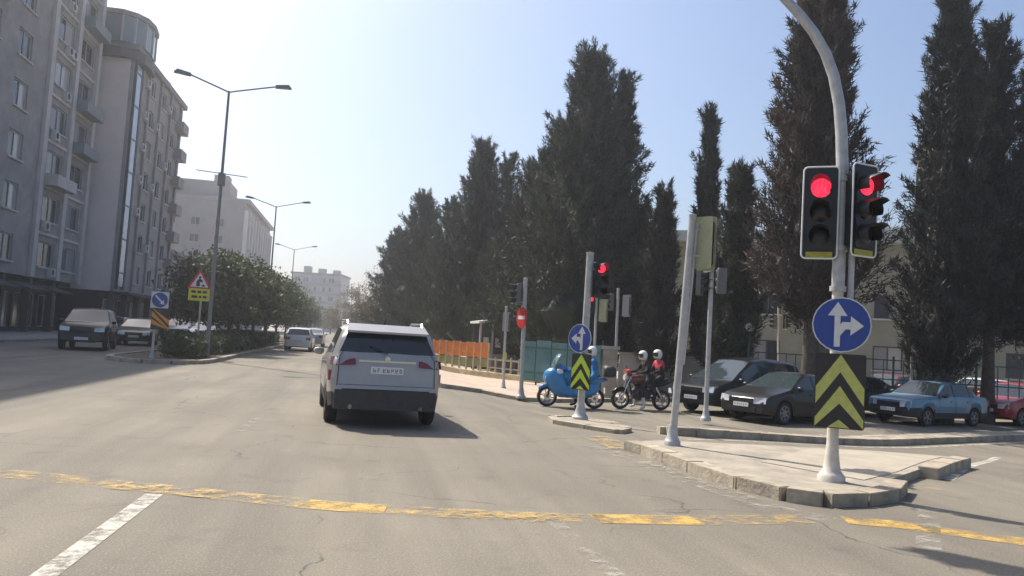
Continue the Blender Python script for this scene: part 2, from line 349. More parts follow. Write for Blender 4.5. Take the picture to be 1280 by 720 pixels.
# kerb stones (shared bevelled block, unit length along x)
bm = bmesh.new(); bmesh.ops.create_cube(bm, size=1); 
for v in bm.verts: v.co.z += .5
bmesh.ops.bevel(bm, geom=[e for e in bm.edges if all(v.co.z > .9 for v in e.verts)]+[e for e in bm.edges if abs(e.verts[0].co.z-e.verts[1].co.z) > .5], offset=.028, segments=2, affect='EDGES')
KERB = bpy.data.meshes.new('kerb_stone'); bm.to_mesh(KERB); bm.free(); KERB.materials.append(MATS['kerb']); shade(KERB, 40)
def kerb_run(pts, parent, hh, wd=.2, L=.75, dz=-.05, inward=0):
    P = [Vector((p[0], p[1])) for p in pts]; seg = [(P[i], P[i+1]) for i in range(len(P)-1)]
    for a, b in seg:
        d = b-a; n = max(1, round(d.length/L)); l = d.length/n; u = d.normalized(); nn = Vector((-u.y, u.x))*inward
        for k in range(n):
            c = a+u*(l*(k+.5))+nn; j = random.uniform(-.006, .006)
            o = link('kerb_stone', KERB, parent, (c.x, c.y, h(c.x, c.y)+dz), None, scale=(l-.007, wd, hh-dz+j))
            e0, e1 = c-u*l/2, c+u*l/2; o.rotation_euler = (0, -math.atan((h(e1.x, e1.y)-h(e0.x, e0.y))/l), math.atan2(u.y, u.x)+random.uniform(-.012, .012))

# right-hand pavement beyond the side street
sw = [GT(548, 484), GT(600, 491), GT(650, 501), GT(690, 503)]
swp = [(2.6, 300), (2.6, 60), (2.5, 35)]+[(p.x, p.y) for p in sw]
q = sw[-1]; far = [(q.x+4, q.y+2.3), (q.x+12, q.y+6.0), (q.x+30, q.y+12), (75, q.y+24), (75, 300)]
swp += far
pave = drape('pavement', swp, .11, 'pavement', thick=.25, kind='structure')
kerb_run([swp[2]]+[(p.x, p.y) for p in sw]+far[:2], pave, .125, .22, .9, inward=.0)
# traffic island with kerb stones
ipx = [(788, 551), (810, 556.5), (870, 577), (930, 596), (985, 609), (1030, 615), (1075, 614), (1112, 609), (1121, 599), (1160, 585.5), (1203, 569), (1190, 562), (1100, 558), (1000, 555), (900, 551), (820, 547), (797, 548)]
ip = [G(x, y, .14) for x, y in ipx]
isl = drape('traffic_island', offset(ip, .1), .115, 'concrete', thick=.2, step=.7, kind='structure')
kerb_run(ip[:9], isl, .145, .24, .8, inward=0)
kerb_run(ip[9:11], isl, .16, .26, .9)
# slightly newer slab patch on the island
pp = [G(*p, .12) for p in ((950, 577), (1012, 560), (1100, 562), (1180, 567), (1120, 590), (1080, 600))]
drape('slab_patch', pp, .122, 'slab', parent=isl, step=.7)
# small splitter island at the chevron post
cpx = [(690, 520), (697, 525.5), (735, 531.5), (772, 537), (784, 535), (762, 526.5), (720, 520)]
cp_ = [GT(x, y, .07) for x, y in cpx]
isl2 = drape('splitter_island', offset(cp_, .08), .055, 'concrete', thick=.15, step=.7, kind='structure')
kerb_run(cp_+[cp_[0]], isl2, .075, .18, .6)
# kerbed divider in front of the queueing cars
d0, d1 = GT(868, 546), GT(1300, 549)
dd = (d1-d0).normalized(); dn = Vector((-dd.y, dd.x, 0)); d1 = d0+dd*26
dv = [d0-dd*.5+dn*.25, d0+dn*.02, d1, d1+dn*.62, d0+dn*.55, d0-dd*.35+dn*.5]
div = drape('divider', offset(dv, .1), .137, 'concrete', thick=.25, step=.9, kind='structure')
kerb_run(dv[:3], div, .15, .2, .9); kerb_run(dv[3:]+[dv[0]], div, .14, .2, .9)
# left median
mp_ = [(-6.9, 28.4), (-6.1, 28.7), (-5.4, 29.6), (-5.2, 31), (-5.2, 60), (-6.0, 110), (-9.5, 190), (-16, 300), (-19.5, 300), (-12.5, 190), (-9.4, 110), (-8.6, 60), (-8.6, 31), (-8.3, 29.6), (-7.6, 28.7)]
med = drape('median', offset(mp_, .12), .10, 'soil', thick=.2, step=6, kind='structure')
kerb_run([(-8.6, 60), (-8.6, 31), (-8.3, 29.6), (-7.6, 28.7), (-6.9, 28.4), (-6.1, 28.7), (-5.4, 29.6), (-5.2, 31), (-5.2, 60)], med, .14, .22, 1.0)
drape('pavement', [(-15.5, 5), (-15.5, 250), (-60, 250), (-60, 5)], .12, 'old_concrete', step=20, thick=.2, kind='structure')

# painted markings
def marking(pxs, wd, matn, dz=.005): 
    return drape('lane_marking', strip([GT(*p) for p in pxs], wd), dz, matn, parent=road, step=.6)
marking([(-20, 590), (60, 597), (150, 607), (275, 619)], .36, 'paint_yellow_worn')
marking([(150, 607), (275, 619)], .36, 'paint_yellow_worn', .009)
marking([(270, 618.5), (325, 624), (384, 630)], .36, 'paint_yellow_worn')
marking([(380, 630), (430, 634), (482, 637)], .36, 'paint_yellow')
marking([(483, 637), (640, 647), (760, 649)], .36, 'paint_yellow_worn')
marking([(560, 642), (700, 648)], .36, 'paint_yellow_worn', .009)
marking([(745, 648.5), (872, 651)], .36, 'paint_yellow')
marking([(873, 651), (1005, 649)], .36, 'paint_yellow_worn')
marking([(1055, 650), (1120, 656), (1200, 667), (1290, 679)], .36, 'paint_yellow')
marking([(193, 618), (50, 724)], .15, 'paint_white')
marking([(326, 520), (296, 541)], .14, 'paint_white_worn')
marking([(376, 474), (352, 494)], .14, 'paint_white_worn')
marking([(688, 648), (775, 725)], .14, 'paint_white_worn')
marking([(1161, 634), (1161, 690)], .2, 'paint_white_worn')
marking([(1184, 600), (1212, 583), (1246, 572)], .16, 'paint_white')
marking([(1120, 611), (1175, 612)], .18, 'paint_yellow_worn'); marking([(1135, 599), (1180, 598)], .18, 'paint_yellow_worn')
marking([(742, 558), (800, 577), (880, 607), (960, 634), (1040, 651)], .34, 'paint_white_worn')
marking([(738, 555), (790, 571), (850, 594), (940, 624)], .16, 'paint_white_worn', .009)
marking([(742, 546), (785, 563)], .5, 'paint_yellow_worn', .012)
marking([(860, 549.5), (1290, 552.5)], .1, 'paint_white')
marking([(196, 461), (300, 452)], .14, 'paint_white_worn'); 
for y0 in (40, 49, 58, 67, 76, 90, 105): drape('lane_marking', strip([(-1.6, y0), (-1.6, y0+3)], .14), .005, 'paint_white', parent=road)
# patches of newer asphalt and manhole
mat('asphalt_patch', (.10, .097, .09), .9, var=.2, scale=12, bump=.5, bscale=70)
#drape('asphalt_patch', [(-.9, 9.6), (.2, 9.3), (.35, 10.6), (-.7, 10.9)], .004, 'asphalt', parent=road, step=.6)
# ---------------------------------------------------------------- vegetation
def rot_unit(n, k): 
    v = rng.normal(size=(n, 3)); return v/np.linalg.norm(v, axis=1)[:, None]*k
def blades(pos, dirs, ln, wd):
    n = len(pos); s = np.cross(dirs, rng.normal(size=(n, 3))); s /= np.linalg.norm(s, axis=1)[:, None]+1e-9
    a = pos-s*wd[:, None]/2; b = pos+s*wd[:, None]/2; c = pos+dirs*ln[:, None]
    return np.stack([a, b, c], 1).reshape(-1, 3)
def tri_mesh(name, V, matn, rv):
    n = len(V)//3; me = bpy.data.meshes.new(name); me.vertices.add(n*3); me.vertices.foreach_set('co', V.astype(np.float32).ravel())
    me.loops.add(n*3); me.loops.foreach_set('vertex_index', np.arange(n*3, dtype=np.int32)); me.polygons.add(n)
    me.polygons.foreach_set('loop_start', np.arange(0, n*3, 3, dtype=np.int32)); me.materials.append(MATS[matn])
    a = me.attributes.new('rnd', 'FLOAT', 'FACE'); a.data.foreach_set('value', rv.astype(np.float32)); me.update(calc_edges=True); return me
def core_mesh(name, prof, h0, h1, rad, matn, lobes=11):
    V = []; Fs = []; n = 14
    for i in range(lobes+1):
        t = i/lobes; r_ = rad*prof(t)*.62
        for j in range(n): a = 2*math.pi*j/n; q = r_*(1+.25*math.sin(3*a+i*1.7)+random.uniform(-.15, .15)); V.append((q*math.cos(a), q*math.sin(a), h0+t*(h1-h0)))
    for i in range(lobes):
        for j in range(n): Fs.append((i*n+j, i*n+(j+1)%n, (i+1)*n+(j+1)%n, (i+1)*n+j))
    return V, Fs
def cypress_crown(name, hgt, rad, h0, prof, matn, n_spray=210, per=95, spread=1.0, leaf=1.0, tipgap=0.0):
    P = []; D = []; LN = []; WD = []; RV = []
    # sprays: denser low, each a flame-shaped tuft that rises and leans out
    for i in range(n_spray):
        t = (i+random.random())/n_spray; t = t**.85
        r_ = rad*prof(t)*(random.uniform(.35, 1.06)**.6); th = random.uniform(0, 2*math.pi)
        out = np.array([math.cos(th), math.sin(th), 0]); c = out*r_*.8; c[2] = h0+t*(hgt-h0)*.955
        ax = np.array([0, 0, 1.0])+out*random.uniform(.15, .8)*spread*(1.1-.5*t)+rng.normal(size=3)*.16; ax /= np.linalg.norm(ax)
        L = random.uniform(.6, 1.7)*(.6+.4*min(rad, 2.2)/1.6)*(1.2-.5*t); W_ = L*random.uniform(.10, .17)
        k = int(per*random.uniform(.6, 1.3)); s = rng.random(k)**.8
        p = c+ax*(s*L)[:, None]+rng.normal(size=(k, 3))*(W_*(1.05-.85*s))[:, None]
        d = ax+rng.normal(size=(k, 3))*.55; d /= np.linalg.norm(d, axis=1)[:, None]
        P.append(p); D.append(d); LN.append((rng.uniform(.08, .34, k)**1.0)*leaf); WD.append(rng.uniform(.022, .062, k)*leaf)
        RV.append(np.clip(rng.normal(random.choice((.08, .2, .35, .5, .85)), .18, k), 0, 1))
    P = np.concatenate(P); D = np.concatenate(D); LN = np.concatenate(LN); WD = np.concatenate(WD); RV = np.concatenate(RV)
    V = blades(P, D, LN, WD)
    cv, cf = core_mesh(name, prof, h0+.2, hgt*.9, rad*(1-tipgap), matn)
    cvn = np.array(cv); tr = []
    for f in cf: tr += [cvn[f[0]], cvn[f[1]], cvn[f[2]], cvn[f[0]], cvn[f[2]], cvn[f[3]]]
    tr = np.array(tr); V = np.concatenate([V, tr]); RV = np.concatenate([RV, np.full(len(tr)//3, .1)])
    return tri_mesh(name, V, matn, RV)
def p_col(t): return min(1, (t/.16)**.6 if t > 0 else 0)*(1-t)**.55*1.08+.03
def p_cone(t): return min(1, (t/.12)**.6 if t > 0 else 0)*(1-t)**.85*1.15+.03
def p_tap(t): return min(1, (t/.12)**.6 if t > 0 else 0)*(1-t)**.78*1.1+.02
def p_slim(t): return min(1, (t/.2)**.6 if t > 0 else 0)*(1-t**2.2)**.9+.02
def p_full(t): return min(1, (t/.14)**.6 if t > 0 else 0)*(1-t**1.7)**.75+.03
def trunk_mesh(hgt, r_, matn='bark', lean=.02, limbs=0, rad=1.0):
    b = MB(); pts = [(lean*hgt*(k/5)**2*math.cos(hgt), lean*hgt*(k/5)**2*math.sin(hgt), -.25+(hgt+.25)*k/5) for k in range(6)]
    b.tube(pts, [r_*(1.25 if k == 0 else 1-.13*k) for k in range(6)], 9)
    for i in range(limbs):
        a = random.uniform(0, 6.28); z = hgt*random.uniform(.35, .9); L = rad*random.uniform(.5, .9)
        p0 = Vector((0, 0, z)); p1 = p0+Vector((math.cos(a)*L*.5, math.sin(a)*L*.5, L*.5)); p2 = p1+Vector((math.cos(a)*L*.5, math.sin(a)*L*.5, L*.7))
        b.tube([p0, p1, p2], [r_*.5, r_*.3, r_*.1], 6)
    return b.mesh('trunk', matn, 60)
def cypress(px, py, D, topy, rpx, label, prof=p_col, matn='cypress', h0=.8, group=None, dense=1.0, spread=1.0, tr=.16, rad_scale=1.0, leaf=1.0):
    """px, py: a point on the tree's axis; D depth; topy: pixel row of the tip; rpx: half width in pixels"""
    b = base(px, py, D); b.z = h(b.x, b.y)+(.08 if b.x > 3 else 0)
    hgt = (at(px, topy, D).z-b.z); rad = rpx*D/F*rad_scale
    t = thing('cypress_tree', label, 'tree', b, random.uniform(0, 6), group)
    link('trunk', trunk_mesh(hgt*.85, tr+.004*hgt, 'bark', .004), t)
    ns = int((150+60*hgt/10)*dense*(1+.25*max(0, rad-1)))
    link('crown', cypress_crown('crown', hgt, rad, h0, prof, matn, ns, 150, spread, leaf), t)
    return t
# big cypress group behind the motorbikes
gl = 'cypresses along the far pavement'
cypress(732, 240, 36, 62, 86, 'tallest pointed dark cypress, behind the blue scooter', p_tap, h0=.6, dense=1.7, group=gl, spread=1.5)
cypress(774, 250, 37, 88, 42, 'narrow dark cypress with a split tip, right against the tallest cypress', p_tap, h0=.6, dense=1.2, group=gl, spread=1.3)
cypress(700, 280, 39, 158, 74, 'broad dark cypress filling the gap left of the tallest cypress', p_tap, h0=.6, dense=1.6, group=gl, spread=1.5)
cypress(668, 310, 42, 203, 62, 'mid-height cypress with a ragged top, behind the no entry sign', p_tap, h0=.6, dense=1.4, group=gl, spread=1.6)
cypress(632, 310, 48, 195, 32, 'slender cypress with an open twiggy tip above the shelter', p_cone, h0=.6, dense=.8, group=gl, spread=1.7)
cypress(597, 300, 50, 174, 52, 'dark column cypress over the orange fence', p_tap, h0=.6, dense=1.4, group=gl, spread=1.2)
cypress(562, 320, 57, 252, 42, 'lower grey-green cypress beside the column over the orange fence', p_tap, h0=.6, dense=1.0, group=gl, spread=1.5)
cypress(525, 330, 63, 242, 54, 'grey-green cypress with a blunt top beyond the orange fence', p_tap, h0=.6, dense=1.2, group=gl, spread=1.4)
cypress(500, 350, 72, 290, 42, 'farthest small rounded cypress of the pavement row', p_col, h0=.6, dense=1.0, group=gl, leaf=1.2, spread=1.5)
cypress(799, 340, 35, 262, 26, 'short cypress wedged at the foot of the split-tip cypress', p_col, h0=.5, dense=1.0, group=gl)
cypress(826, 340, 31, 242, 21, 'thin-tipped small cypress beside the leaning signal post', p_cone, 'cypress_dark', h0=.5, dense=1.0, group=gl)
lows = ((575, 380, 52, 318, 40, 'low dark cypress bush right behind the orange fence'), (625, 380, 46, 300, 42, 'low dark cypress bush behind the shelter roof'), (672, 380, 42, 290, 45, 'low dark cypress bush behind the teal hoarding'), (722, 390, 38, 280, 50, 'low dark cypress bush at the foot of the tallest cypress'), (530, 385, 60, 330, 36, 'low dark cypress bush past the end of the orange fence'))
for x, y, D, ty, r_, lb in lows: cypress(x, y, D, ty, r_, lb, p_full, h0=.3, dense=1.1, group='low cypress bushes under the pavement row', spread=1.6)
# right-hand trees
gr = 'dark trees behind the queueing cars'
cypress(882, 280, 32, 135, 16, 'tall slim cypress behind the leaning signal post', p_slim, 'cypress_dark', h0=.4, dense=1.1, group=gr, spread=.45)
cypress(922, 330, 29, 212, 24, 'short pointed grey-green cypress behind the black people carrier', p_cone, h0=.3, dense=1.3, group=gr)
cypress(1021, 220, 26, -60, 66, 'big brownish cypress behind the main traffic signal', p_tap, 'cypress_brown', h0=2.6, dense=2.1, group=gr, spread=1.4, tr=.22)
cypress(1188, 200, 27, -50, 45, 'towering dark cypress behind the blue sedan', p_tap, 'cypress_dark', h0=1.0, dense=1.9, group=gr, tr=.2, spread=1.2)
cypress(1241, 220, 28, 24, 34, 'dark cypress with a spiky tip behind the red car', p_tap, 'cypress_dark', h0=2.4, dense=1.4, group=gr, spread=1.6)
cypress(1293, 220, 28, 75, 30, 'shorter dark cypress beyond the red car', p_tap, 'cypress_dark', h0=2.2, dense=1.2, group=gr, spread=1.3)
cypress(1158, 300, 29, 165, 14, 'small dark cypress pressed against the towering one', p_cone, 'cypress_dark', h0=.8, dense=1.0, group=gr)

def broad_crown(name, rx, rz, zc, n_cl, per, matn, leaf=.16, drop=.0, wrap=1.0):
    P = []; RV = []
    for i in range(n_cl):
        u = rng.normal(size=3); u /= np.linalg.norm(u); rr = random.uniform(.45, 1.0)**.5
        if u[2] < -.55: u[2] *= .5
        c = np.array([u[0]*rx*rr, u[1]*rx*rr, zc+u[2]*rz*rr]); sc = rx*random.uniform(.12, .22)
        k = int(per*random.uniform(.6, 1.4)); P.append(c+rng.normal(size=(k, 3))*sc*np.array([1, 1, .75])); RV.append(np.clip(rng.normal(random.uniform(.15, .75), .2, k), 0, 1))
    P = np.concatenate(P); RV = np.concatenate(RV); n = len(P); d = rng.normal(size=(n, 3)); d /= np.linalg.norm(d, axis=1)[:, None]
    return tri_mesh(name, blades(P, d, rng.uniform(.7, 1.5, n)*leaf, rng.uniform(.5, .9, n)*leaf), matn, RV)
def broad_tree(loc, hgt, rx, label, matn='broadleaf', group=None, clear=.25, n_cl=90, per=70, leaf=.16, name='median_tree', cat='tree', bark='bark'):
    t = thing(name, label, cat, loc, random.uniform(0, 6), group)
    link('trunk', trunk_mesh(hgt*.6, .09+.01*hgt, bark, .02, 6, rx), t)
    rz = hgt*(1-clear)/2; link('crown', broad_crown('crown', rx, rz, hgt-rz, n_cl, per, matn, leaf), t); return t
gm = 'leafy trees along the median'
for i, (x, y, hh, rx) in enumerate(((-7.1, 41, 4.7, 1.9), (-6.9, 46, 5.1, 2.2), (-7.0, 50, 5.0, 2.2), (-7.0, 57, 5.3, 2.3), (-7.1, 65, 5.4, 2.4), (-7.2, 75, 5.3, 2.4), (-7.4, 87, 5.4, 2.5), (-7.6, 101, 5.2, 2.6), (-8.2, 118, 5.2, 2.8))):
    broad_tree((x, y, .1), hh, rx, 'round leafy tree in the row on the grassy median', group=gm, clear=.12, n_cl=110, per=75, leaf=.19)
# clipped low hedge along the median
def hedge(name, x0, x1, y0, y1, z1, label, n=9000, leaf=.1):
    P = np.stack([rng.uniform(x0, x1, n), rng.uniform(y0, y1, n), .1+z1*rng.uniform(0, 1, n)**.7], 1); P[:, 2] += .12*np.sin(P[:, 1]*1.9)+.08*np.sin(P[:, 0]*5+P[:, 1]*3.7)
    d = rng.normal(size=(n, 3)); d[:, 2] += .5; d /= np.linalg.norm(d, axis=1)[:, None]
    return link(name, tri_mesh(name, blades(P, d, rng.uniform(.7, 1.5, n)*leaf, rng.uniform(.5, .9, n)*leaf), 'hedge_leaf', rng.random(n)), label=label, cat='hedge')
hedge('hedge', -8.2, -5.6, 36, 62, .75, 'low dark green hedge under the median trees', 26000, .13)
hedge('shrub', -7.0, -5.6, 31.0, 34.5, .75, 'dark low shrub behind the striped marker board', 5000, .11)
# bare brown roadside trees and pale shrubs far along the pavement
def twig_tree(loc, hgt, label, group):
    t = thing('bare_tree', label, 'tree', loc, random.uniform(0, 6), group); b = MB(); tips = []
    def grow(p, d, L, r_, dep):
        q = p+d*L; b.tube([p, (p+q)/2+Vector((random.uniform(-.05, .05)*L, random.uniform(-.05, .05)*L, 0)), q], [r_, r_*.8, r_*.62], 5, cap=False)
        if dep == 0: tips.append(q); return
        for _ in range(3 if dep > 1 else 4):
            nd = (d+Vector((random.gauss(0, .5), random.gauss(0, .5), random.gauss(.12, .3)))).normalized(); grow(q, nd, L*random.uniform(.6, .82), r_*.58, dep-1)
    grow(Vector((0, 0, -.1)), Vector((0, 0, 1)), hgt*.3, .14, 4)
    b.build('trunk', 'bark_light', t, 60)
    P = np.array([tuple(q) for q in tips]); P = np.repeat(P, 7, 0)+rng.normal(size=(len(P)*7, 3))*.35; n = len(P); d = rot_unit(n, 1)
    link('crown', tri_mesh('crown', blades(P, d, rng.uniform(.12, .26, n), rng.uniform(.08, .16, n)), 'dry_leaf', rng.random(n)), t)
gb = 'bare brown trees past the cypress row'
for px, D, ty in ((478, 84, 318), (462, 98, 330), (446, 120, 350), (486, 70, 352), (470, 88, 345)):
    p = base(px, 400, D); twig_tree((p.x, p.y, 0), at(px, ty, D).z, 'bare brown twiggy tree past the end of the cypress row', gb)
for px, D, ty in ((430, 150, 378), (414, 190, 384), (452, 105, 380)):
    p = base(px, 400, D); broad_tree((p.x, p.y, 0), at(px, ty, D).z, D*.018, 'pale yellowish bush far along the road beyond the bare trees', 'dry_leaf', 'pale far bushes', .05, 60, 60, .3, 'bush', 'bush')
# ---------------------------------------------------------------- buildings (local x along the facade, local -y is the front)
WCACHE = {}
def window_meshes(w_, h_, fr, mull):
    k = (round(w_, 2), round(h_, 2), fr, mull)
    if k not in WCACHE:
        b = MB(); t = .07
        b.box(0, w_, -.05, .05, 0, t).box(0, w_, -.05, .05, h_-t, h_).box(0, t, -.05, .05, t, h_-t).box(w_-t, w_, -.05, .05, t, h_-t)
        for i in range(1, mull+1): x = w_*i/(mull+1); b.box(x-.03, x+.03, -.04, .04, t, h_-t)
        s = MB().box(-.08, w_+.08, -.14, .04, -.1, -.005)
        WCACHE[k] = (b.mesh('window', fr), [MB().add([(w_*i/(mull+1)+.05, 0, t), (w_*(i+1)/(mull+1)-.03, 0, t), (w_*(i+1)/(mull+1)-.03, 0, h_-t), (w_*i/(mull+1)+.05, 0, h_-t)], [(0, 1, 2, 3)]).mesh('pane', 'window_glass') for i in range(mull+1)], s.mesh('sill', 'column_b1'))
    return WCACHE[k]
def facade(root, W_, H_, ops, depth, matn, back, name='wall', fr='frame', mull=1, z0=0.0, sides=True, sill=True, y0=0.0, windows=True):
    b = MB(); xs = sorted({0, W_}|{o[0] for o in ops}|{o[1] for o in ops}); zs = sorted({z0, H_}|{o[2] for o in ops}|{o[3] for o in ops})
    for i in range(len(xs)-1):
        for j in range(len(zs)-1):
            cx, cz = (xs[i]+xs[i+1])/2, (zs[j]+zs[j+1])/2
            if any(o[0] < cx < o[1] and o[2] < cz < o[3] for o in ops): continue
            b.add([(xs[i], y0, zs[j]), (xs[i+1], y0, zs[j]), (xs[i+1], y0, zs[j+1]), (xs[i], y0, zs[j+1])], [(0, 1, 2, 3)])
    for a, c, d, e in [o[:4] for o in ops]:
        q = y0+depth
        b.add([(a, y0, d), (c, y0, d), (c, y0, e), (a, y0, e), (a, q, d), (c, q, d), (c, q, e), (a, q, e)], [(0, 1, 5, 4), (1, 2, 6, 5), (2, 3, 7, 6), (3, 0, 4, 7), (4, 5, 6, 7)])
    if sides:
        b.add([(0, y0, z0), (W_, y0, z0), (W_, back, z0), (0, back, z0), (0, y0, H_), (W_, y0, H_), (W_, back, H_), (0, back, H_)], [(1, 2, 6, 5), (2, 3, 7, 6), (3, 0, 4, 7), (4, 5, 6, 7)])
    o = b.build(name, matn, root)
    if windows:
        for a, c, d, e in [q[:4] for q in ops]:
            f, panes, s = window_meshes(c-a-.02, e-d-.02, fr, mull)
            wo = link('window', f, root, (a+.01, y0+depth-.08, d+.01))
            for p in panes: link('pane', p, wo, (0, .01, 0))
            if sill: link('sill', s, wo, (0, -depth+.09, 0))
    return o
ACB = MB().box(-.4, .4, -.3, 0, 0, .55).box(-.36, -.3, -.3, 0, -.12, 0).box(.3, .36, -.3, 0, -.12, 0).mesh('air_conditioner', 'ac_white')
ACG = MB().lathe([(.22, 0), (.22, .012), (.05, .02), (0, .02)], 14, 'y', (-.1, -.322, .28)).mesh('fan_grille', 'ac_grille')
def ac(root, x, z, y=0): o = link('air_conditioner', ACB, root, (x, y, z)); link('fan_grille', ACG, o)
def street_building(name, label, X, y0, y1):
    t = thing(name, label, 'building', (X, y0, .1), math.pi/2); return t, y1-y0

# B1: the near grey apartment block
X1 = -20.5; yb = onX(32, 370, X1).y; yE = onX(93, 375, X1).y
t, W1 = street_building('apartment_block', 'nearest grey apartment block with pale piers, air conditioners and dark shopfronts', X1, 31.0, yE)
ub = yb-31.0; ops = []; n_st = 8; GF = 3.5; ST = 3.0
bays = [ub+1.2, ub+5.3]; ww = 2.7
for s_ in range(n_st):
    z = GF+s_*ST+.75
    for x in bays: ops.append((x, x+ww, z, z+1.65))
    for x in np.arange(2.0, ub-3.2, 4.3): ops.append((float(x), float(x)+2.0, z, z+1.6))
facade(t, W1, GF+n_st*ST+.6, ops, .22, 'wall_b1', 14, z0=GF)
b = MB(); 
for x in (ub-.15, ub+4.2, W1-.35): b.box(x, x+.62, -.22, -.002, GF, GF+n_st*ST)
b.build('pier', 'column_b1', t)
for s_ in range(1, n_st+1): MB().box(ub+.48, W1-.36, -.12, -.003, GF+s_*ST-.18, GF+s_*ST).build('floor_band', 'column_b1', t)
MB().box(-.2, W1+.15, -.5, 14.1, GF+n_st*ST+.605, GF+n_st*ST+.9).build('roof', 'roof_slab', t)
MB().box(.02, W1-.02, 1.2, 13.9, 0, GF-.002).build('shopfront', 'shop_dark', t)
for x in np.arange(.4, W1-.5, 4.0): MB().box(x, x+.4, .05, .5, 0, GF-.003).build('column', 'wall_b1_dark', t)
for x in np.arange(.9, W1-4, 4.0): MB().add([(x, .04, 3.1), (x+3.3, .04, 3.1), (x+3.3, -1.3, 2.7), (x, -1.3, 2.7), (x, .04, 3.03), (x+3.3, .04, 3.03), (x+3.3, -1.3, 2.62), (x, -1.3, 2.62)], [(0,1,2,3),(7,6,5,4),(0,3,7,4),(1,5,6,2),(2,6,7,3),(0,4,5,1)]).build('awning', 'awning', t)
for x in np.arange(.85, W1-3.6, 4.0):
    wo = link('shop_window', window_meshes(3.1, 2.2, 'frame', 2)[0], t, (x, 1.1, .3))
    for p in window_meshes(3.1, 2.2, 'frame', 2)[1]: link('pane', p, wo, (0, .01, 0))
for s_, x, dz in ((0, bays[0]+2.1, .2), (1, bays[0]+.4, .1), (3, bays[0]+.6, .1), (4, bays[0]+1.9, .1), (5, bays[0]+1.6, .1), (5, bays[0]+2.4, .1), (6, bays[0]+1.4, .1), (7, bays[0]+.8, .1), (7, bays[0]+1.8, .1), (7, bays[1]+.9, .1), (6, 10.5, .1), (4, 14.8, .1), (2, 10.6, .1), (5, 17, .1)):
    ac(t, x, GF+s_*ST+dz, -.02 if x < ub else -.02)
for s_, bx in ((2, 0), (6, 1), (3, 1), (4, 1)):
    MB().box(bays[bx]-.45, bays[bx]+ww+.35, -.95, -.125, GF+s_*ST-.02, GF+s_*ST+.72).build('balcony', 'balcony_blue' if bx else 'column_b1', t)

# B2: taller corner block with blank pale end wall, glass strip and penthouse
X2 = -18.3; y2 = onX(141, 370, X2).y; y3 = onX(212, 330, X2).y; H2 = 21.8
t, W2 = street_building('corner_block', 'block with a blank pale end wall, blue glass strip and rounded glass penthouse', X2, y2, y3)
ops = []
for s_ in range(7):
    z = 3.4+s_*2.62+.65
    for k, x in enumerate((5.2, 9.0, 12.8, 16.8)):
        if x+1.7 < W2-.6: ops.append((x, x+1.5, z, z+1.45))
facade(t, W2, H2, ops, .25, 'wall_b2', 15, z0=3.2)
MB().box(-.06, -.004, .25, 3.0, 3.2, H2-.6).build('end_panel', 'panel_b2', t)
so = MB().box(.35, 1.7, -.16, -.004, 3.6, H2-.9).build('glass_strip', 'strip_glass', t)
for k in range(7): MB().box(.3, 1.75, -.2, -.165, 4.6+k*2.6, 4.7+k*2.6).build('transom', 'frame_dark', so)
MB().box(.2, .345, -.2, -.004, 3.4, H2-.7).build('mullion', 'frame_dark', so); MB().box(1.705, 1.85, -.2, -.004, 3.4, H2-.7).build('mullion', 'frame_dark', so)
MB().box(2.4, 2.9, -.12, -.004, 3.4, H2-.3).build('pier', 'wall_b2', t)
for k, x in enumerate((4.2, 8.0, 11.8, 15.8)):
    if x < W2-1: MB().box(x, x+.35, -.2, -.004, 3.4, H2).build('pier', 'wall_b2', t)
for s_, x in ((6, 3.6), (5, 3.6), (4, 3.6), (3, 3.6), (5, 7.4), (3, 7.4), (2, 3.6), (6, 11.2), (4, 11.2), (1, 7.4)): ac(t, x, 3.4+s_*2.62+.9, -.02)
for s_ in range(7):
    if W2 > 17: MB().box(W2-2.6, W2-.3, -.75, -.004, 3.4+s_*2.62, 3.4+s_*2.62+.95).build('balcony', 'wall_b1', t)
MB().box(-.25, W2+.2, -.35, 15.1, H2+.005, H2+.45).build('roof', 'roof_slab', t)
ph = [(-.6, 6), (-.6, .9), (-.1, .1), (.8, -.45), (2.2, -.6), (4.0, -.4), (5.0, .2), (5.3, 1.2), (5.3, 6)]
pg = MB().prism(ph, H2+.455, H2+2.5).build('penthouse', 'penthouse_glass', t)
MB().prism(offset(ph, -.18), H2+2.505, H2+2.85).build('penthouse_roof', 'roof_slab', pg)
MB().prism(offset(ph, -.12), H2-.75, H2-.006).build('penthouse_base', 'frame_dark', pg)
for p in ph[1:-1]: MB().box(p[0]-.07, p[0]+.07, p[1]-.07, p[1]+.07, H2+.46, H2+2.5).build('mullion', 'frame', pg)
MB().box(W2-7, W2-3, 2, 6, H2+.455, H2+1.9).build('roof_hut', 'wall_b2', t)
ch = MB().tube([(W2-2.4, 1, H2+.46), (W2-2.4, 1, H2+1.9)], .22, 8).tube([(W2-2.9, 1, H2+1.9), (W2-2.4, 1, H2+1.7), (W2-1.9, 1, H2+1.95)], .14, 6).build('chimney', 'wall_b2', t)
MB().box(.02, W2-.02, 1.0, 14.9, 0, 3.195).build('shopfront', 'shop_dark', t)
for x in np.arange(.3, W2-.4, 3.6): MB().box(x, x+.45, .03, .5, 0, 3.19).build('column', 'wall_b1_dark', t)
for x in np.arange(.8, W2-3.3, 3.6):
    wo = link('shop_window', window_meshes(3.0, 2.3, 'frame', 2)[0], t, (x, .9, .3))
    for p in window_meshes(3.0, 2.3, 'frame', 2)[1]: link('pane', p, wo, (0, .01, 0))
MB().box(.02, W2-.1, -1.1, -.02, 3.0, 3.195).build('canopy', 'awning', t)

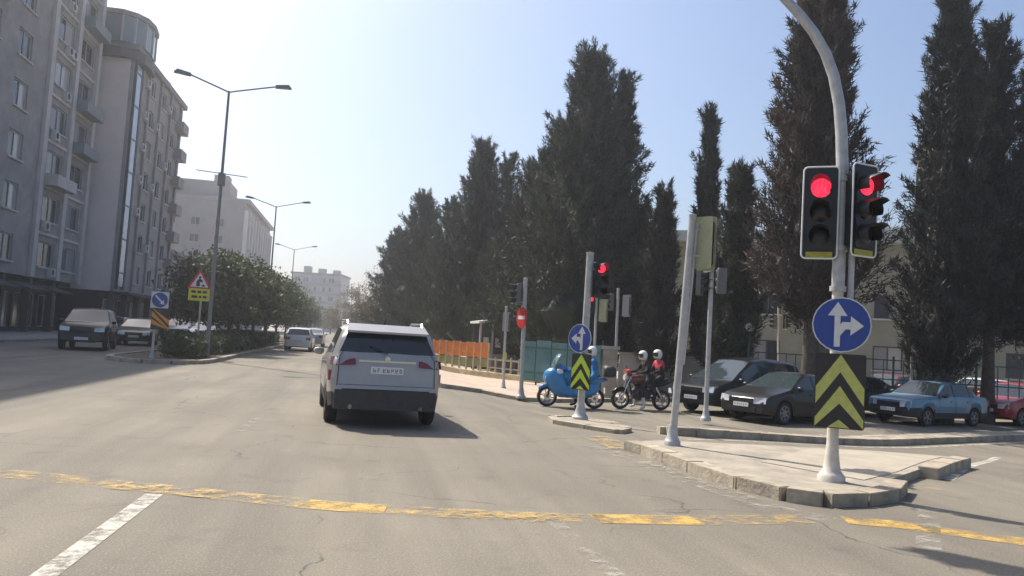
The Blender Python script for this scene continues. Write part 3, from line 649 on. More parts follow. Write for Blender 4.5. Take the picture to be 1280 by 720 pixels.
# low dark shop row between the corner block and the far office block
t, W3 = street_building('shop_row', 'low grey shop row beyond the corner block, half hidden by trees', -20.5, y3+1.5, y3+38)
facade(t, W3, 8.5, [(x, x+2.4, z, z+1.5) for x in np.arange(1.5, W3-3, 4.2) for z in (4.4,)]+[(x, x+3.2, .3, 2.9) for x in np.arange(1.2, W3-3.5, 4.2)], .3, 'wall_b1_dark', 14, fr='frame_dark')
MB().box(-.1, W3+.1, -.3, 14, 8.505, 8.8).build('roof', 'roof_slab', t)

# B4: pale office block, blank gable towards us, white piers on the street side
X4 = -20.5; y4 = onX(303, 300, X4).y; y5 = onX(334, 330, X4).y; H4 = at(303, 253, (Vector((X4, y4, 0))-EYE).dot(fw)).z
t, W4 = street_building('office_block', 'pale grey office block with white street piers and rooftop sheds beyond the corner block', X4, y4, y5)
npier = 10; pw = W4/npier
facade(t, W4, H4, [(pw*i+.55, pw*(i+1)-.25, 6.0, H4-2.4) for i in range(npier)], .5, 'wall_b4', 32, fr='frame_dark', mull=0, sill=False, windows=False)
for i in range(npier):
    wo = link('window', window_meshes(pw-.82, H4-8.42, 'frame_dark', 0)[0], t, (pw*i+.56, .42, 6.01)); MB().box(.05, pw-.87, -.02, .0, .05, H4-8.5).build('pane', 'frame_dark', wo)
for i in range(npier+1): MB().box(max(0, pw*i-.15), pw*i+.5 if i < npier else W4, -.6, -.005, 4, H4-1.2).build('pier', 'pier_white', t)
MB().box(-.1, W4+.1, -.75, 32.1, H4+.005, H4+.7).build('roof', 'wall_b4', t)
# gable windows on the side facing down the street
for r_ in range(6):
    for c_ in range(7):
        if random.random() < .12: continue
        f, panes, s = window_meshes(1.5, 1.4, 'frame', 1)
        wo = link('window', f, t, (-.06, 3.2+c_*3.9, 3.0+r_*2.9)); wo.rotation_euler = (0, 0, -math.pi/2)
        wo.location = (-.06, 4.7+c_*3.9, 3.0+r_*2.9)
        for p in panes: link('pane', p, wo, (0, .01, 0))
for (a, c, d, e, z) in ((2, 10, 3, 14, 3.0), (3, 9, 16, 24, 2.4), (6, 9, 4, 6.5, 4.8)): MB().box(a, c, d, e, H4+.71, H4+.71+z).build('roof_shed', 'wall_b4', t)
for x in (2.6, 4.4): MB().tube([(x, 5, H4+3.72), (x, 5, H4+5.4)], .25, 8).build('water_tank', 'wall_b4', t)
# B5: distant block at the bend
D5 = 270; c5 = base(392, 400, D5); H5 = at(392, 343, D5).z; W5 = 62*D5/F
t = thing('distant_block', 'hazy pale blue-grey block at the far bend of the road', 'building', (c5.x, c5.y, 0), yaw)
facade(t, W5, H5, [(x, x+1.9, z, z+1.6) for x in np.arange(.8, W5-2.2, 2.9) for z in np.arange(4.2, H5-2, 3.1)], .3, 'wall_b5', 14, sill=False)
t.location = c5-Vector((math.cos(yaw), math.sin(yaw), 0))*W5/2
for z in np.arange(3.3, H5-1, 3.1): MB().box(-.3, W5+.3, -1.2, -.01, z-.12, z+.75).build('balcony', 'balcony_blue', t)
MB().box(-.4, W5+.4, -1.0, 14, H5+.005, H5+.6).build('roof', 'roof_slab', t)
for x, hh in ((3, 2.4), (8, 1.8), (13, 1.5)): MB().box(x, x+2.2, 3, 6, H5+.61, H5+.61+hh).build('roof_hut', 'wall_b5', t)
D6 = 420; c6 = base(432, 400, D6)
t = thing('distant_house', 'tiny pale house at the end of the road', 'building', (c6.x, c6.y, 0), yaw)
facade(t, 16, 11, [(x, x+1.6, z, z+1.5) for x in (1.5, 5, 8.5, 12) for z in (4, 7.4)], .3, 'wall_b5', 10, sill=False); MB().box(-.4, 16.4, -.4, 10.3, 11.005, 11.6).build('roof', 'roof_slab', t)

# low public building behind the trees on the right
a = base(770, 420, 56); c = base(1420, 450, 45); dv_ = (c-a); Ws = dv_.length; rzs = math.atan2(dv_.y, dv_.x)
t = thing('public_building', 'low beige-green building with a flat pale roof edge behind the dark trees', 'building', (a.x, a.y, -.4), rzs)
Hs = at(960, 287, 51.5).z+.4
facade(t, Ws, Hs-.7, [(float(x), float(x)+1.7, z, z+1.5) for x in np.arange(2, Ws-3, 3.6) for z in (1.4, 4.6)], .25, 'school_wall', 14, fr='frame_dark')
MB().box(-.5, Ws+.5, -.9, 14.5, Hs-.695, Hs).build('roof', 'school_trim', t)
for x in (Ws*.52, Ws*.57, Ws*.62): MB().box(x, x+1.6, 2, 3.5, Hs+.005, Hs+.75).build('roof_unit', 'ac_white', t)
for x in (Ws*.53, Ws*.75): ac(t, x, 4.0, -.02)
# ---------------------------------------------------------------- cars: one lofted shell, its faces sorted into parts
def interp(pts, x):
    if x <= pts[0][0]: return pts[0][1]
    for (a, b), (c, d) in zip(pts, pts[1:]):
        if x <= c: return b+(d-b)*(x-a)/(c-a+1e-9)
    return pts[-1][1]
TYRE = {}
def wheel_meshes(r_, wd, rimc='rim', spokes=5):
    k = (r_, wd, rimc, spokes)
    if k in TYRE: return TYRE[k]
    ri = r_*.66; hw = wd/2
    ty = MB().lathe([(ri, -hw*.8), (r_*.9, -hw), (r_*.985, -hw*.75), (r_, 0), (r_*.985, hw*.75), (r_*.9, hw), (ri, hw*.8), (ri*.97, 0)], 28, 'y', cap=False).mesh('tyre', 'rubber', 50)
    b = MB().lathe([(ri, -hw*.7), (ri, hw*.72), (ri*.92, hw*.78), (ri*.9, hw*.3), (0, hw*.25)], 24, 'y', mi=1, cap=False)
    b.lathe([(ri*1.0, hw*.7), (ri*1.01, hw*.86), (ri*.9, hw*.86), (ri*.88, hw*.5)], 24, 'y', cap=False)
    for i in range(spokes):
        a = 2*math.pi*i/spokes; c_, s_ = math.cos(a), math.sin(a); q = ri*.13
        P = [(ri*.12, -q*1.1), (ri*.93, -q*.9), (ri*.93, q*.9), (ri*.12, q*1.1)]
        vs = [(x*c_-z*s_, yy, x*s_+z*c_) for yy in (hw*.45, hw*.8) for x, z in P]
        b.add(vs, [(0,1,2,3),(7,6,5,4),(0,4,5,1),(1,5,6,2),(2,6,7,3),(3,7,4,0)])
    b.lathe([(ri*.22, hw*.4), (ri*.22, hw*.86), (ri*.1, hw*.92), (0, hw*.92)], 12, 'y')
    TYRE[k] = (ty, b.mesh('rim', [rimc, 'dark_plastic'], 40)); return TYRE[k]
CAR = dict(
  suv=dict(L=4.45, W=1.86, wb=2.65, fo=.92, r=.345, sill=.30, top=[(-2.225,.62),(-2.205,.70),(-2.16,1.10),(-2.10,1.18),(-1.88,1.55),(-1.72,1.61),(-1.0,1.655),(-.2,1.66),(.35,1.61),(1.12,1.10),(1.25,1.06),(1.95,.95),(2.16,.83),(2.225,.66)], belt=[(-2.2,1.10),(-1.2,1.08),(1.2,1.0),(2.2,.88)], tum=.34, ws=(.38,1.14), rw=(-2.09,-1.85), side=[(-1.62,-.98),(-.93,-.06),(.02,.80)], doors=[(-.95,-.03),(0,1.0)], clad=.46),
  sedan=dict(L=4.4, W=1.74, wb=2.6, fo=.82, r=.315, sill=.24, top=[(-2.2,.62),(-2.18,.88),(-2.12,.97),(-1.5,1.03),(-.78,1.37),(-.2,1.44),(.25,1.41),(1.05,.98),(1.15,.95),(1.9,.80),(2.12,.70),(2.2,.55)], belt=[(-2.2,.92),(0,.93),(1.1,.90),(2.2,.74)], tum=.42, ws=(.3,1.08), rw=(-1.45,-.82), side=[(-1.18,-.86),(-.80,-.04),(.04,.80)], doors=[(-.86,-.02),(.01,.95)], clad=0),
  oldsedan=dict(L=4.15, W=1.66, wb=2.47, fo=.80, r=.285, sill=.25, top=[(-2.08,.58),(-2.07,.86),(-2.02,.93),(-1.42,.96),(-.98,1.33),(-.5,1.39),(.2,1.38),(.78,.95),(.84,.92),(1.9,.80),(2.04,.76),(2.08,.55)], belt=[(-2.1,.88),(0,.88),(.9,.87),(2.1,.76)], tum=.36, ws=(.24,.80), rw=(-1.40,-1.0), side=[(-1.20,-1.0),(-.93,-.16),(-.08,.62)], doors=[(-.98,-.14),(-.11,.72)], clad=.50),
  van=dict(L=4.6, W=1.83, wb=2.75, fo=.92, r=.33, sill=.26, top=[(-2.3,.7),(-2.28,1.05),(-2.2,1.2),(-1.95,1.66),(-1.5,1.74),(-.4,1.78),(.35,1.70),(1.42,1.08),(1.52,1.03),(2.05,.88),(2.24,.74),(2.3,.58)], belt=[(-2.3,1.02),(-.5,1.02),(1.4,.98),(2.3,.78)], tum=.3, ws=(.4,1.44), rw=(-2.19,-1.96), side=[(-1.75,-.98),(-.92,.04),(.12,.95)], doors=[(-.95,.06),(.09,1.1)], clad=0),
  hatch=dict(L=3.8, W=1.66, wb=2.45, fo=.75, r=.29, sill=.24, top=[(-1.9,.6),(-1.88,.9),(-1.84,.98),(-1.5,1.38),(-1.2,1.43),(-.2,1.46),(.25,1.42),(.95,.98),(1.05,.95),(1.65,.84),(1.84,.74),(1.9,.55)], belt=[(-1.9,.94),(0,.93),(1.0,.91),(1.9,.76)], tum=.36, ws=(.3,.97), rw=(-1.83,-1.52), side=[(-1.3,-.86),(-.8,-.04),(.04,.70)], doors=[(-.86,-.02),(.01,.85)], clad=0),
  pickup=dict(L=4.7, W=1.88, wb=2.8, fo=.95, r=.37, sill=.36, top=[(-2.35,.75),(-2.33,1.1),(-2.25,1.2),(-2.0,1.62),(-1.6,1.74),(-.4,1.78),(.3,1.72),(1.05,1.18),(1.15,1.15),(2.0,1.06),(2.28,.98),(2.35,.7)], belt=[(-2.35,1.1),(0,1.1),(1.1,1.1),(2.35,1.0)], tum=.26, ws=(.34,1.07), rw=(-2.24,-2.0), side=[(-1.7,-.98),(-.92,0),(.06,.78)], doors=[(-.95,.02),(.05,.95)], clad=.5),
)
def car(kind, loc, heading, label, paint, group=None, cat='car', name='car', rimc='rim', glass='car_glass', spokes=5, extra=None, lamps=True, tail='tail_red', seatshow=False):
    """heading: direction angle the car faces (radians, world)"""
    C = CAR[kind]; L, W_, r_ = C['L'], C['W'], C['r']; xf = L/2-C['fo']; xr = xf-C['wb']; Ra = r_*1.16
    t = thing(name, label, cat, loc, heading, group)
    xs = set(np.linspace(-L/2, L/2, 34).round(3)) | {p[0] for p in C['top']} | {-L/2+.04, L/2-.04, -L/2+.12, L/2-.12}
    for c in (xf, xr): xs |= {round(c+Ra*math.cos(a)*s, 3) for a in np.linspace(0, math.pi, 13) for s in (1, 1.0)}
    for a, b in C['side']: xs |= {a, b}
    seams = []
    for a, b in C['doors']: xs |= {a, a+.013, b, b+.013}; seams += [a+.006, b+.006]
    xs |= set(C['ws']) | set(C['rw']); xs = sorted(xs); xx = [xs[0]]
    for x in xs[1:]:
        if x-xx[-1] > .006: xx.append(x)
    xs = xx; rows = []
    for x in xs:
        e = abs(x)/(L/2); w = W_/2*(1-.10*max(0, (e-.62)/.38)**2.2-.10*max(0, (e-.93)/.07)**2)
        zt = interp(C['top'], x); zb = min(interp(C['belt'], x), zt-.025)
        sill = C['sill']+(.06*max(0, (e-.8)/.2))
        zbot = sill
        for c in (xf, xr):
            if abs(x-c) < Ra: zbot = max(zbot, r_+math.sqrt(max(0, Ra*Ra-(x-c)**2)))
        zbot = min(zbot, zb-.1)
        dz = zt-zb; yb = w*.955; yr = max(.3, yb-.02-dz*C['tum'])
        zs = [zbot+(zb-zbot)*k for k in (.0, .28, .58, .86)]
        rows.append([(0, sill), (w-.32, sill), (w-.32, zbot), (w-.035, zbot), (w-.008, zs[1]), (w, zs[2]), (w-.012, zs[3]), (yb, zb),
            (yb-.012-dz*C['tum']*.10, zb+dz*.10), (yb-.012-dz*C['tum']*.84, zb+dz*.84), (yr-.05*min(1, dz*3), zb+dz*.95), (yr*.62, zt-.012*min(1, dz*4)-.004), (0, zt)])
    nr = len(rows[0]); parts = {}
    def put(key, q):
        parts.setdefault(key, MB()).add(q, [(0, 1, 2, 3)] if len(q) == 4 else [tuple(range(len(q)))])
    for i in range(len(xs)-1):
        xm = (xs[i]+xs[i+1])/2
        for j in range(nr-1):
            for s in (1, -1):
                q = [(xs[i], s*rows[i][j][0], rows[i][j][1]), (xs[i+1], s*rows[i+1][j][0], rows[i+1][j][1]), (xs[i+1], s*rows[i+1][j+1][0], rows[i+1][j+1][1]), (xs[i], s*rows[i][j+1][0], rows[i][j+1][1])]
                zm = sum(p[2] for p in q)/4; sd = 'L' if s > 0 else 'R'; key = ('body', '')
                if j < 3: key = ('underside', '')
                elif j == 8:
                    for n_, (a, b) in enumerate(C['side']):
                        if a <= xm <= b: key = ('side_window', sd+str(n_))
                    if key[0] == 'body' and C['side'][0][0] < xm < C['ws'][1]*.94: key = ('pillar_trim', sd+str(sum(b < xm for a, b in C['side'])))
                elif j >= 10 and C['ws'][0] <= xm <= C['ws'][1]: key = ('windscreen', '')
                elif j >= 10 and C['rw'][0] <= xm <= C['rw'][1]: key = ('rear_window', '')
                elif 3 <= j < 8:
                    if C['clad'] and zm < C['clad']: key = ('sill_trim', sd+str(int(xm > xf)+int(xm > xr)))
                    else:
                        for n_, (a, b) in enumerate(C['doors']):
                            if a+.013 <= xm <= b: key = ('door', sd+str(n_))
                    if any(abs(xm-k) < .008 for k in seams) : key = ('door_seam', sd+str(int(np.argmin([abs(xm-k) for k in seams]))))
                put(key, q)
    for i in (0, len(xs)-1):                                  # end caps
        for j in range(nr-1):
            a, b = rows[i][j], rows[i][j+1]; x = xs[i]; key = ('underside', '') if j < 3 else (('bumper', str(i)) if C['clad'] or True else ('body', ''))
            if j < 3: continue
            put(key, [(x, -a[0], a[1]), (x, a[0], a[1]), (x, b[0], b[1]), (x, -b[0], b[1])])
    mm = {'body': paint, 'door': paint, 'underside': 'under', 'side_window': glass, 'windscreen': glass, 'rear_window': glass, 'pillar_trim': 'dark_plastic', 'sill_trim': 'dark_plastic', 'door_seam': 'seam', 'bumper': 'dark_plastic' if C['clad'] else paint}
    objs = {}
    for (n_, k), b in parts.items():
        me = b.mesh(n_, mm[n_]); bm = bmesh.new(); bm.from_mesh(me); bmesh.ops.remove_doubles(bm, verts=bm.verts, dist=.0008); bm.to_mesh(me); bm.free(); shade(me, 46)
        objs[(n_, k)] = link(n_, me, t)
    # door handles and mirrors
    for (n_, k), o in list(objs.items()):
        if n_ == 'door':
            s = 1 if k[0] == 'L' else -1; a, b = C['doors'][int(k[1])]; z = interp(C['belt'], a)-.10
            MB().box(a+.06, a+.24, s*(W_/2-.012) if s > 0 else s*(W_/2+.02), s*(W_/2+.02) if s > 0 else s*(W_/2-.012), z-.018, z+.018).build('handle', paint, o)
    mx = C['ws'][1]-.22; mz = interp(C['belt'], mx)+.09
    for s in (1, -1): MB().lathe([(0, -.09), (.05, -.075), (.075, -.03), (.075, .03), (.06, .08), (0, .09)], 10, 'y', (mx, s*(W_/2+.06), mz)).build('mirror', paint if kind != 'oldsedan' else 'dark_plastic', t, 60)
    # wheels
    ty, rm = wheel_meshes(r_, .20, rimc, spokes)
    for x in (xf, xr):
        for s in (1, -1):
            wo = link('wheel', ty, t, (x, s*(W_/2-.125), r_)); wo.rotation_euler = (0, random.uniform(0, 1.2), 0 if s > 0 else math.pi)
            ro = link('rim', rm, wo)
    # front and rear furniture
    zf = interp(C['top'], L/2-.05); xF = L/2
    hz = {'suv': .76, 'sedan': .64, 'oldsedan': .66, 'van': .76, 'hatch': .66, 'pickup': .88}[kind]
    gw = W_*.23
    MB().cbox((xF+.004, 0, hz-.02), (.03, gw*2, .12)).build('grille', 'black_plastic', t)
    MB().cbox((xF+.006, 0, .40), (.03, W_*.55, .10)).build('air_intake', 'black_plastic', t)
    pl = MB().cbox((xF+.028, 0, .50 if kind != 'oldsedan' else .47), (.015, .5, .11)).build('number_plate', 'plate', t)
    for k in range(6):
        zg = .50 if kind != 'oldsedan' else .47; yg = -.19+.073*k+random.uniform(0, .01); b = MB(); b.cbox((xF+.0365, yg-.012, zg), (.003, .009, .05))
        for z_ in random.sample((-.02, 0, .02), 2): b.cbox((xF+.037, yg+.003, zg+z_), (.003, .022, .008))
        b.build('character', 'ink', pl)
    for s in (1, -1):
        hl = MB(); y0, y1 = s*W_*.24, s*W_*.435; lw = abs(y1-y0)
        hl.add([(xF+.03, y0, hz-.09), (xF-.04, y1, hz-.08), (xF-.08, y1, hz+.10), (xF+.02, y0, hz+.07), (xF-.12, y0, hz-.06), (xF-.25, y1*.98, hz-.04), (xF-.3, y1*.98, hz+.09), (xF-.14, y0, hz+.06)], [(0,1,2,3),(4,7,6,5),(0,4,5,1),(1,5,6,2),(2,6,7,3),(3,7,4,0)])
        hl.build('headlight', 'lamp_glass', t)
    xR = -L/2
    pz = .92 if kind == 'suv' else .62
    pl = MB().cbox((xR-.012+(.042 if kind == 'suv' else 0), 0, pz), (.015, .52, .115)).build('number_plate', 'plate', t)
    for k in range(7):
        xg = xR-.021+(.042 if kind == 'suv' else 0); yg = .2-.066*k-(.02 if k > 1 else 0); b = MB(); b.cbox((xg, yg+.014, pz), (.003, .009, .062))
        for z_ in random.sample((-.027, 0, .027), random.choice((1, 2, 2))): b.cbox((xg-.0005, yg-.003, pz+z_), (.003, .025, .009))
        if random.random() < .6: b.cbox((xg-.001, yg-.014, pz+random.choice((-.014, .014, 0))), (.003, .009, .034))
        b.build('character', 'ink', pl)
    tz = {'suv': .93, 'sedan': .80, 'oldsedan': .76, 'van': .98, 'hatch': .78, 'pickup': 1.0}[kind]
    if kind != 'suv':
        for s in (1, -1): MB().cbox((xR+.03, s*W_*.36, tz), (.09, W_*.16, .16)).build('tail_light', 'tail_red', t)
    return t, C, objs
def suv_rear(t):
    C = CAR['suv']; W_ = C['W']; xR = -C['L']/2
    for s in (1, -1):
        b = MB(); y0, y1 = s*W_*.27, s*W_*.475
        b.add([(xR+.03, y0, 1.00), (xR+.055, s*W_*.43, .97), (xR+.18, y1+s*.012, .98), (xR+.22, y1, 1.10), (xR+.09, s*W_*.42, 1.12), (xR+.06, y0, 1.09), (xR+.3, y0, 1.0), (xR+.3, y0, 1.09)], [(0,1,4,5),(1,2,3,4),(0,5,7,6),(5,4,3,7),(0,6,2,1),(6,7,3,2)])
        o = b.build('tail_light', 'tail_red', t)
        b = MB().add([(xR+.125, s*(W_*.462), .74), (xR+.24, s*(W_*.487), .72), (xR+.25, s*(W_*.487), .89), (xR+.13, s*(W_*.462), .89), (xR+.3, s*W_*.4, .74), (xR+.3, s*W_*.4, .89)], [(0,1,2,3),(0,3,5,4),(0,4,1),(3,2,5),(1,4,5,2)]); b.build('side_reflector', 'tail_red' if s > 0 else 'tail_amber', t)
        MB().cbox((xR-.012, s*W_*.33, .53), (.02, .24, .05)).build('reflector', 'tail_red', t)
        MB().tube([(xR-.03, s*.55, .34), (xR+.2, s*.55, .34)], .038, 10).build('exhaust_tip', 'chrome', t)
    MB().add([(-2.0, -.66, 1.50), (-2.0, .66, 1.50), (-1.72, .62, 1.615), (-1.72, -.62, 1.615), (-2.0, -.66, 1.535), (-2.0, .66, 1.535), (-1.72, .62, 1.65), (-1.72, -.62, 1.65)], [(3,2,1,0),(4,5,6,7),(0,1,5,4),(1,2,6,5),(2,3,7,6),(3,0,4,7)]).build('spoiler', 'silver', t)
    for s in (1, -1): MB().tube([(-1.5, s*.62, 1.63), (-1.4, s*.62, 1.69), (.1, s*.64, 1.70), (.25, s*.63, 1.62)], .018, 6).build('roof_rail', 'chrome', t)
    MB().tube([(-2.13, 0, 1.19), (-2.04, .3, 1.30)], .012, 6).build('wiper', 'black_plastic', t)
    MB().cbox((xR+.05, 0, 1.06), (.02, .9, .03)).build('handle', 'chrome', t)
    MB().box(xR-.03, xR+.3, -W_*.43, W_*.43, .30, .60).build('rear_bumper', 'dark_plastic', t)
    MB().box(xR-.04, xR+.2, -.38, .38, .30, .40).build('skid_plate', 'dark_plastic', t)
    MB().tube([(-1.3, 0, 1.66), (-1.42, 0, 1.76)], [.03, .008], 6).build('antenna', 'black_plastic', t)
    for s in (1, -1): MB().tube([(xR+.018, s*W_*.415, .66), (xR+.058, s*W_*.405, 1.12), (xR+.115, s*.70, 1.19)], .006, 5).build('tailgate_seam', 'seam', t)
    MB().lathe([(0, -.012), (.045, -.010), (.05, .0), (.045, .01)], 16, 'x', (xR+.042, 0, 1.10)).build('badge', 'chrome', t, 50)
    MB().cbox((xR+.02, 0, .68), (.012, W_*.8, .008)).build('tailgate_seam', 'seam', t)

P0 = GT(410, 524); P1 = GT(537, 534); mid = (P0+P1)/2
hd = R(90+4)                                               # heading of the SUV ahead
fwd = Vector((math.cos(hd), math.sin(hd), 0))
cpos = mid+fwd*1.40
t, C, o = car('suv', (cpos.x, cpos.y, 0), hd, 'silver SUV driving ahead with a dark lower bumper and tinted rear window', 'silver', glass='car_glass')
suv_rear(t)

# cars queueing in the side street, all facing left
def queue(kind, px, py, ang, label, paint, dxf=0, **kw):
    """px,py: pixel of the near front wheel's contact point"""
    C = CAR[kind]; p = GT(px, py); f = Vector((-math.cos(R(ang)), -math.sin(R(ang)), 0)); left = Vector((-f.y, f.x, 0))
    c = p-f*(C['L']/2-C['fo'])-left*(C['W']/2-.13)
    return car(kind, ground(c), math.atan2(f.y, f.x), label, paint, group='cars queueing in the side street', **kw)
queue('sedan', 977, 531, 25, 'dark olive sedan behind the yellow chevron board', 'olive_dark', glass='car_glass_light', rimc='rim', spokes=7)
queue('van', 914, 520, 25, 'black people carrier at the head of the queue beside the signal post', 'black_paint', glass='car_glass_light')
queue('oldsedan', 1156, 533, 19, 'old blue boxy sedan with a white number plate', 'blue_grey', glass='car_glass')
queue('hatch', 1274, 533, 19, 'bright red car behind the old blue sedan', 'red_paint')
queue('hatch', 1110, 515, 21, 'maroon hatchback with a pale windscreen frame behind the old blue sedan', 'maroon', glass='car_glass_light')
queue('hatch', 1225, 516, 21, 'white hatchback half hidden beyond the blue and red cars', 'white_paint')
queue('sedan', 1052, 522, 22, 'black saloon in the second lane between the olive sedan and the maroon hatchback', 'black_paint')
# oncoming and parked cars on the left, in the shade of the blocks
def lcar(kind, px, py, ang, label, paint, **kw):
    p = GT(px, py); return car(kind, (p.x, p.y, 0), R(ang), label, paint, **kw)
lcar('pickup', 110, 436, -80, 'black off-roader with pale headlamps coming towards us', 'black_paint')
lcar('sedan', 172, 431, -82, 'dark sedan following the black off-roader', 'charcoal')
lcar('van', 224, 425, -84, 'dark teal van behind the striped marker board', 'teal_paint')
def pcar(kind, x, y, ang, label, paint, **kw): return car(kind, (x, y, 0), R(ang), label, paint, **kw)
pcar('hatch', -14.4, 52, -90, 'navy hatchback parked under the corner block', 'navy', group='cars parked on the left kerb')
pcar('hatch', -14.4, 60, -90, 'grey hatchback parked past the navy one', 'charcoal', group='cars parked on the left kerb')
pcar('sedan', -10.2, 58, -90, 'white sedan coming along the far carriageway beyond the median sign', 'white_paint')
pcar('hatch', -3.5, 52, 90, 'white hatchback ahead in the left lane beside the median', 'white_paint')
pcar('sedan', -3.4, 66, 90, 'grey sedan far ahead in the left lane', 'silver')
# ---------------------------------------------------------------- signals, signs, posts
VIS = {}
def visor_mesh(r_):
    if r_ not in VIS:
        b = MB(); n = 12; vs = []; fs = []
        for k in range(n+1):
            a = R(-30+240*k/n); dp = .27 if 30 < -30+240*k/n < 150 else .15
            for rr in (r_, r_-.008):
                vs += [(rr*math.cos(a), 0, rr*math.sin(a)), (rr*math.cos(a), -dp, rr*math.sin(a)*.97)]
        for k in range(n):
            o = k*4; fs += [(o, o+1, o+5, o+4), (o+2, o+6, o+7, o+3), (o+1, o+3, o+7, o+5)]
        VIS[r_] = b.add(vs, fs).mesh('visor', 'black_plastic', 40)
    return VIS[r_]
def signal_head(root, loc, rz, s=1.0, lit='red', board=True, back='black_plastic', frontcol='black_plastic', border=True):
    hw, hh, r_ = .155*s, .47*s, .13*s
    hd_ = MB(); hd_.plate(rrect(-hw, hw, -hh, hh, .04*s), -.02*s, .16*s)
    o = hd_.build('signal_head', 'black_plastic' if (board or lit) else 'head_grey', root, 40, loc=loc, rz=rz)
    if board:
        bw, bh = .205*s, .57*s
        MB().plate(rrect(-bw, bw, -bh, bh, .05*s), .0, .012*s).build('backboard', frontcol, o, 40)
        if False: pass
        if back != 'black_plastic': MB().plate(rrect(-bw*.97, bw*.97, -bh*.97, bh*.97, .05*s), .168*s, .18*s).build('back_panel', back, o, 40)
        if border:
            P = rrect(-bw, bw, -bh, bh, .05*s); b = MB(); b.tube([(x, -.005, z) for x, z in P]+[(P[0][0], -.005, P[0][1])], .011*s, 6); b.build('border', 'sig_border', o, 50)
            MB().plate(rrect(-bw*.75, bw*.75, -bh*.985, -bh*.86, .01), -.008, -.002).build('label_strip', 'sig_yellow', o)
    for k, nm in enumerate(('red', 'amber', 'green')):
        z = (.305-.305*k)*s
        le = MB().lathe([(r_*.93, -.022*s), (r_*.8, -.04*s), (r_*.45, -.052*s), (0, -.056*s)], 18, 'y', (0, 0, z)).build('lens', f'lens_{nm}_on' if nm == lit else f'lens_{nm}_off', o, 60)
        v = link('visor', visor_mesh(round(r_, 4)), o, (0, -.02*s, z))
    return o
def pole_mesh(hh, r_, flange=True, lean=(0, 0)):
    b = MB(); b.tube([(0, 0, -.03), (lean[0]*.5, lean[1]*.5, hh*.5), (lean[0], lean[1], hh)], r_, 14)
    b.lathe([(r_*1.1, hh-.01), (r_*1.12, hh+.03), (0, hh+.045)], 14, 'z', (lean[0], lean[1], 0))
    if flange: b.lathe([(r_*2.3, -.02), (r_*2.3, .05), (r_*2.0, .07), (r_*1.55, .12), (r_*1.35, .2), (r_*1.05, .3)], 14)
    return b
def disc_sign(root, loc, rz, r_, arrows):
    MB().plate(circ(0, 0, r_), -.006, .006).build('sign_back', 'sign_back', root, 40, loc=loc, rz=rz)
    o = MB().plate(circ(0, 0, r_), -.012, -.0065).build('sign_face', 'sign_white', root, 40, loc=loc, rz=rz)
    MB().plate(circ(0, 0, r_*.955), -.0165, -.0125).build('sign_field', 'sign_blue', o, 40)
    for k, poly in enumerate(arrows): MB().plate([(x*r_, z*r_) for x, z in poly], -.022-.0032*k, -.017-.0032*k).build('arrow', 'sign_white', o)
def rotp(poly, a, c=(0, 0)): return [((x*math.cos(R(a))-z*math.sin(R(a)))+c[0], (x*math.sin(R(a))+z*math.cos(R(a)))+c[1]) for x, z in poly]
UP = [(-.1, -.8), (.1, -.8), (.1, .32), (.33, .32), (0, .82), (-.33, .32), (-.1, .32)]
UPS = [(x-.14, z) for x, z in UP]
BR = [(-.05, -.42), (.14, -.16), (.3, -.16), (.3, -.38), (.74, -.02), (.3, .32), (.3, .1), (.02, .1), (-.05, -.02)]
BRL = [(-x-.1, z) for x, z in BR][::-1]
def chevrons(root, loc, rz, wd, hh, colr, n=2):
    o = MB().plate(rrect(-wd/2, wd/2, 0, hh, .03), -.01, .01).build('chevron_board', 'sign_black', root, 40, loc=loc, rz=rz)
    st = .235*hh; rise = .44*hh; e = wd/2-.012
    for k in range(n):
        top = hh*.99-k*hh*.42
        poly = [(-e, top-rise), (0, top), (e, top-rise), (e, top-rise-st), (0, top-st), (-e, top-rise-st)]
        poly = [(x, max(.012, z)) for x, z in poly]
        b = MB(); b.plate([poly[0], poly[1], poly[4], poly[5]][::-1], -.016, -.0105); b.plate([poly[1], poly[2], poly[3], poly[4]][::-1], -.016, -.0105); b.build('chevron', colr, o)
    MB().plate([(-.13*wd/.6, .012), (.13*wd/.6, .012), (0, hh*.12)], -.016, -.0105).build('chevron', colr, o)
def clamp(root, z, r_): MB().tube([(0, 0, z-.03), (0, 0, z+.03)], r_*1.2, 12).build('clamp', 'galv', root, 50)

# main signal: gooseneck pole on the island
PB = G(1039, 600, .125); DB = (PB-EYE).dot(fw); rz = face_to(PB)
def loc_of(px, py, D=DB):                      # photo point at the pole's depth, in the pole's own frame
    p = at(px, py, D)-PB; c_, s_ = math.cos(-rz), math.sin(-rz); return Vector((p.x*c_-p.y*s_, p.x*s_+p.y*c_, p.z))
t = thing('traffic_signal', 'tall gooseneck pole with red signals, blue arrow sign and yellow chevron board', 'traffic light', PB, rz)
zx = lambda px, py: (loc_of(px, py).x, 0, loc_of(px, py).z)
MB().lathe([(.155, -.02), (.155, .05), (.13, .08), (.10, .12), (.088, .2), (.074, .32), (.066, .45)], 18).build('pole_base', 'post_white', t, 40)
MB().tube([(0, 0, .3), (0, 0, 2.3)], [.066, .064], 16).build('lower_post', 'post_white', t, 50)
up_ = loc_of(1049, 150).z
path = [(0, 0, 2.25), (0, 0, 3.2)]
x0 = loc_of(1051, 200).x
for px, py in ((1051, 200), (1050, 160), (1047, 120), (1040, 82), (1029, 50), (1014, 22), (997, -2), (972, -32)): q = loc_of(px, py); k_ = q.x-x0; path.append((k_, .15*k_, q.z))
